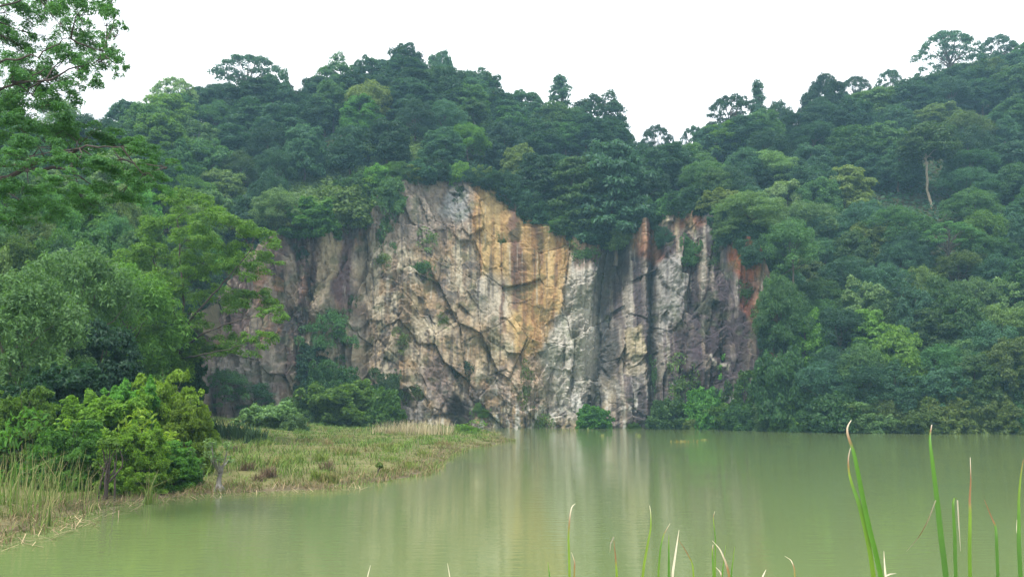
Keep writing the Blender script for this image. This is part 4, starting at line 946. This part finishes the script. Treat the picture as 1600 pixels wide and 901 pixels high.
for k, (a_, b_, w_, h_, q_) in enumerate(extra):
    cb_, ct2, wd_n = ((0.15, 0.22, 0.04), (0.24, 0.27, 0.07), 'green') if q_ < .5 else ((0.20, 0.17, 0.07), (0.36, 0.27, 0.14), 'straw-coloured') if q_ < .8 else ((0.12, 0.09, 0.06), (0.24, 0.16, 0.10), 'dead brown')
    o_ = grass_clump('grass_tussock', a_, b_, w_ * .55, 130, h_ * .4, h_, .035, cb_, ct2, None, 'tussock', 'tussocks on the spit', 600 + k, None, .5)
    ALL.append((o_, a_, '%s grass tussock %s' % (wd_n, 'on the front edge of the spit' if b_ > 735 else 'on the middle of the spit' if b_ > 705 else 'on the far part of the spit')))
for k, (px, py, wpx, h_) in enumerate([(480, 700, 60, .5), (540, 720, 50, .55), (515, 756, 44, .6), (440, 735, 60, .5), (600, 706, 60, .5)]):
    grass_clump('grass_tussock', px, py, wpx * .6, 240, h_ * .5, h_, .05, (0.15, 0.19, 0.04), (0.32, 0.25, 0.13), ['broad tussock on the middle of the spit', 'broad straw tussock before the shore of the spit', 'broad brown tussock on the front edge of the spit', 'tussock behind the lone grey stump', 'broad tussock toward the far side of the spit'][k], 'tussock', 'tussocks on the spit', 540 + k, None, .4)
# sword ferns
for k in range(9):
    px = 318 + k * 11 + rng.normal() * 2; py = 690 + k * 1.2
    rr = np.random.default_rng(560 + k); b_ = on_plane(px, py + 6); n_ = 26
    v, q, c = blades(np.stack([rr.normal(size=n_) * .22, rr.normal(size=n_) * .22, np.zeros(n_)], 1), .9 + .7 * rr.random(n_), .15 + .07 * rr.random(n_), .15 + .35 * rr.random(n_), np.tile([0.03, 0.065, 0.025], (n_, 1)), np.tile([0.055, 0.105, 0.035], (n_, 1)), rr)
    o_ = link('sword_fern', mesh_np('sword_fern', v, q, c), M_GRASS); o_.location = (b_.x, b_.y, pz(b_.x, b_.y))
    tag(o_, None, 'fern', 'sword ferns beside the large bright bush'); ALL.append((o_, px, 'dark upright sword fern at the back of the spit'))
# fallen straw on the mud and floating weed
n_ = 2600; X = -16 + 13.5 * r.random(n_); Y = 19 + 15 * r.random(n_); z, s_ = pen_z(X, Y); k = (s_ > -1.6) & (s_ < 2.6); X, Y, z = X[k], Y[k], np.maximum(z[k], 0) + 0.02 + 0.05 * r.random(k.sum())
ph = r.random(len(X)) * 6.28; L_ = .12 + .3 * r.random(len(X)); dx_, dy_ = np.cos(ph) * L_, np.sin(ph) * L_; w_ = .010
P = np.stack([X, Y, z], 1); T_ = np.stack([dx_, dy_, r.normal(size=len(X)) * .06], 1); Sd = np.stack([-np.sin(ph) * w_, np.cos(ph) * w_, np.zeros(len(X))], 1)
v = np.stack([P - T_ - Sd, P - T_ + Sd, P + T_ + Sd, P + T_ - Sd], 1).reshape(-1, 3); cc_ = np.repeat(np.array([0.38, 0.29, 0.17]) * (0.5 + .7 * r.random((len(X), 1))), 4, 0)
tag(link('fallen_straw', mesh_np('fallen_straw', v, np.arange(len(v)).reshape(-1, 4), cc_), M_GRASS), 'dead straw lying on the mud and shallows', kind='stuff')
for k, (px, py, wpx, h_, cb, lab) in enumerate([(1068, 690, 40, .4, (0.22, 0.20, 0.05), 'yellowish patch of water weed standing out in the pond'), (1100, 687, 18, .3, (0.16, 0.2, 0.05), 'thin wisp of weed trailing from the yellowish patch'),
        (940, 681, 9, .5, (0.2, 0.24, 0.06), 'tiny weed sprig in the water before the round bright bush'), (997, 681, 8, .6, (0.2, 0.24, 0.06), 'tiny weed sprig in the water before the dark gully'), (890, 672, 70, .6, (0.24, 0.24, 0.1), 'low shoreline grass at the foot of the pale columns')]):
    grass_clump('water_weed', px, py, wpx, 60 if wpx > 12 else 14, h_ * .4, h_, .06, cb, (0.34, 0.3, 0.1), lab, 'weed', 'weeds standing in the water', 580 + k, 0.0, .5)

# ------------------------------------------------------------------ cattails in front of the viewer
GREEN, DKG, LIME, BROWN, CREAM = (0.075, 0.20, 0.016), (0.05, 0.14, 0.02), (0.16, 0.26, 0.02), (0.23, 0.12, 0.05), (0.66, 0.58, 0.44)
def ribbon(pts, Y, wpx, cols_, down=True, tip=0.15, fold=0.25):
    """a folded leaf blade through pixel points at one depth; cols_ run from base to tip"""
    P_ = [np.array(at(a, b_, Y + 0.02 * k)) for k, (a, b_) in enumerate(pts)]
    if down:
        d = P_[0] - P_[1]; d = d / abs(d[2]); P_ = [P_[0] + d * P_[0][2] * 0.35 * np.array([1, 1, 0]) + np.array([0, 0, -P_[0][2] - 0.1])] + P_
    P_ = np.array(P_); seg = np.concatenate([[0], np.cumsum(np.linalg.norm(np.diff(P_, axis=0), axis=1))]); n_ = 26
    # denser where the visible points are
    t_ = np.interp(np.linspace(0, 1, n_), np.linspace(0, 1, len(seg)), seg)
    Q_ = np.stack([np.interp(t_, seg, P_[:, i]) for i in range(3)], 1)
    for _ in range(2): Q_[1:-1] = (Q_[:-2] + 2 * Q_[1:-1] + Q_[2:]) / 4
    w_ = wpx * 0.72 / F * Y; f_ = np.linspace(0, 1, n_); wv = w_ * np.where(f_ < 0.35, 1.0, 1 - (1 - tip) * ((f_ - 0.35) / 0.65) ** 1.1)
    tan = np.gradient(Q_, axis=0); tan /= np.linalg.norm(tan, axis=1, keepdims=True)
    side = np.cross(tan, [0, 1.0, 0]); side /= np.linalg.norm(side, axis=1, keepdims=True); side = side * 0.92 + np.array([0, 0.39, 0])
    nrm = np.cross(side, tan)
    V_ = np.stack([Q_ - side * wv[:, None] * .5, Q_ + nrm * wv[:, None] * fold, Q_ + side * wv[:, None] * .5], 1).reshape(-1, 3)
    k = np.arange(n_ - 1)[:, None] * 3; F_ = np.concatenate([k + [0, 1, 4, 3], k + [1, 2, 5, 4]], 1).reshape(-1, 4)
    cs = np.array([c for _, c in cols_]); ps = np.array([p for p, _ in cols_]); C_ = np.stack([np.interp(f_, ps, cs[:, i]) for i in range(3)], 1).repeat(3, 0)
    return V_, F_, C_
def cattail(lab, Y, ls):
    b_ = at(ls[0][0][0][0], 901, Y); root = np.array([b_.x, Y, -0.1]); e = empty('cattail', tuple(root))
    for k, (pts, wpx, cols_, *rest) in enumerate(ls):
        v, q, c = ribbon(pts, Y + 0.03 * k, wpx, cols_, *(rest or [True]))
        link('leaf' if not rest else 'withered_leaf', mesh_np('leaf', v - root, q, c, True), M_REED, e)
    return tag(e, lab, 'cattail', 'cattail leaves in front of the viewer')
GT = [(0, GREEN), (.62, GREEN), (.7, BROWN), (1, CREAM)]; GL = [(0, LIME), (.55, GREEN), (.72, LIME), (.82, BROWN), (1, CREAM)]; GG = [(0, DKG), (.6, GREEN), (1, LIME)]
GB = [(0, GREEN), (.5, LIME), (.62, BROWN), (.85, BROWN), (1, CREAM)]; CC = [(0, CREAM), (1, CREAM)]; BC = [(0, LIME), (.4, BROWN), (.7, CREAM), (1, CREAM)]
cattail('two broad green cattail leaves crossing, one with a curled brown tip', 4.0, [
    ([(1380, 901), (1364, 850), (1352, 798), (1343, 750), (1334, 705), (1330, 695), (1323, 675), (1324, 665), (1330, 656)], 10, GT),
    ([(1367, 901), (1355, 838), (1344, 792), (1338, 774), (1332, 759), (1326, 738), (1325, 714), (1329, 699)], 9, GL),
    ([(1384, 901), (1382, 880), (1381, 860)], 4, CC, True), ([(1384, 899), (1391, 896), (1400, 895)], 3, CC, False)])
cattail('tallest broad green cattail leaf with a dangling broken straw piece', 3.9, [
    ([(1479, 901), (1472, 853), (1466, 798), (1462, 762), (1456, 714), (1453, 690), (1453, 678), (1456, 663)], 11, GG[:2] + [(.86, GREEN), (.92, BROWN), (1, CREAM)]),
    ([(1462, 781), (1450, 813), (1436, 838), (1416, 861)], 3.2, [(0, CREAM), (.6, BROWN), (1, CREAM)], False)])
cattail('narrow green cattail leaf with a cream strip hanging beside it', 4.1, [
    ([(1493, 901), (1492, 840), (1489, 786), (1491, 777), (1495, 779)], 7, GG), ([(1496, 781), (1498, 816), (1501, 860)], 4, CC, False)])
cattail('straight cattail leaf turning brown then cream at the top', 4.2, [([(1515, 901), (1515, 840), (1516, 798), (1515, 780), (1517, 750), (1516, 714)], 7, GB)])
cattail('cattail leaf with a thin brown bent tip leaning away', 4.2, [([(1559, 901), (1557, 840), (1556, 822), (1549, 807), (1538, 780)], 6, [(0, DKG), (.6, GREEN), (.68, BROWN), (1, BROWN)])])
cattail('dark green cattail leaf at the edge of the frame with pale strip', 4.0, [([(1594, 901), (1592, 846), (1592, 810), (1592, 774), (1595, 741), (1599, 717)], 8, [(0, DKG), (.5, GREEN), (.8, LIME), (1, BROWN)]), ([(1591, 840), (1589, 825), (1589, 811)], 3.5, CC, False)])
cattail('lone curled cream leaf tip in open water', 4.4, [([(1242, 901), (1241, 886), (1236, 874), (1226, 868)], 3.2, [(0, LIME), (.55, BROWN), (.7, CREAM), (1, CREAM)])])
cattail('brown and cream cattail leaf hooked at the top, leftmost of the tall ones', 4.2, [([(890, 901), (889, 866), (888, 837), (890, 808), (893, 791), (899, 786)], 5, [(0, LIME), (.5, LIME), (.62, BROWN), (.8, CREAM), (1, CREAM)]), ([(897, 901), (898, 877), (893, 862)], 4, [(0, LIME), (.6, BROWN), (1, CREAM)])])
cattail('short brown cattail leaf with a drooping cream tip', 4.2, [([(964, 901), (962, 872), (959, 842)], 5, [(0, LIME), (.5, LIME), (.65, BROWN), (1, BROWN)]), ([(959, 838), (954, 849), (953, 863)], 3, CC, False)])
cattail('slender yellow-green cattail leaf curving to a fine point', 4.3, [([(1003, 901), (1011, 854), (1017, 825), (1017, 802), (1015, 789)], 5, [(0, LIME), (.7, LIME), (1, CREAM)])])
cattail('cattail with a straight cream blade and a brown blade falling away', 4.0, [
    ([(1028, 901), (1032, 854), (1037, 834), (1047, 817)], 4, GL), ([(1045, 901), (1045, 854), (1045, 834)], 5, GG), ([(1050, 901), (1057, 854), (1061, 827)], 5, [(0, LIME), (.3, CREAM), (1, CREAM)]),
    ([(1084, 901), (1082, 879), (1070, 857), (1057, 838)], 3.4, [(0, LIME), (.5, LIME), (.65, BROWN), (1, BROWN)])])
cattail('bunch of cattail leaves with one long arched cream and brown blade', 4.1, [
    ([(1115, 901), (1113, 860), (1114, 850)], 4.5, GL), ([(1140, 901), (1135, 880), (1125, 857), (1113, 844)], 5, BC), ([(1128, 901), (1134, 851)], 4, GG), ([(1142, 901), (1148, 853)], 4, GG), ([(1117, 901), (1118, 840), (1114, 808), (1117, 798)], 3, GL), ([(1129, 901), (1125, 892), (1116, 883)], 4, BC)])
cattail('small cream leaf tip between the bunch and the lone curled tip', 4.3, [([(1191, 901), (1197, 889)], 4, [(0, LIME), (.7, CREAM), (1, CREAM)])])
cattail('thin green leaf tip beside the hooked brown cattail', 4.3, [([(859, 901), (856, 877)], 4, GG)])
cattail('tiny cream leaf tip left of the others at the frame bottom', 4.4, [([(574, 901), (579, 882)], 3, [(0, LIME), (.7, CREAM), (1, CREAM)])])
cattail('small straight cream leaf tip at the frame bottom under the pale reflection', 4.4, [([(703, 901), (699, 879)], 3, [(0, LIME), (.7, CREAM), (1, CREAM)])])

# ------------------------------------------------------------------ labels for the woods: each one singled out by its order
ORD = ['first', 'second', 'third', 'fourth', 'fifth', 'sixth', 'seventh', 'eighth', 'ninth', 'tenth', 'eleventh', 'twelfth', 'thirteenth', 'fourteenth']
by = {}
for o_, px, ph in ALL: by.setdefault(ph, []).append((px, o_))
for ph, ls in by.items():
    ls.sort(key=lambda t_: t_[0])
    for k, (px, o_) in enumerate(ls):
        if len(ls) == 1: o_['label'] = ph
        else: o_['label'] = ph + ', ' + ('%s from left' % ORD[k] if k else 'leftmost such')

# ------------------------------------------------------------------ haze
m, n, b, o = new_mat('haze'); n.nodes.remove(b)
pv = n.nodes.new('ShaderNodeVolumePrincipled'); pv.inputs['Color'].default_value = (0.42, 0.74, 1.0, 1); pv.inputs['Density'].default_value = 0.00042; pv.inputs['Anisotropy'].default_value = 0.1
n.links.new(pv.outputs[0], o.inputs['Volume'])
x0, x1, y0, y1, z0, z1 = -800, 800, -60, 460, -2.6, 125
Vh = [(x0, y0, z0), (x1, y0, z0), (x1, y1, z0), (x0, y1, z0), (x0, y0, z1), (x1, y0, z1), (x1, y1, z1), (x0, y1, z1)]
tag(link('haze', mesh_np('haze', Vh, [[0, 3, 2, 1], [4, 5, 6, 7], [0, 1, 5, 4], [1, 2, 6, 5], [2, 3, 7, 6], [3, 0, 4, 7]]), m), 'thin humid haze over the pond', kind='stuff')
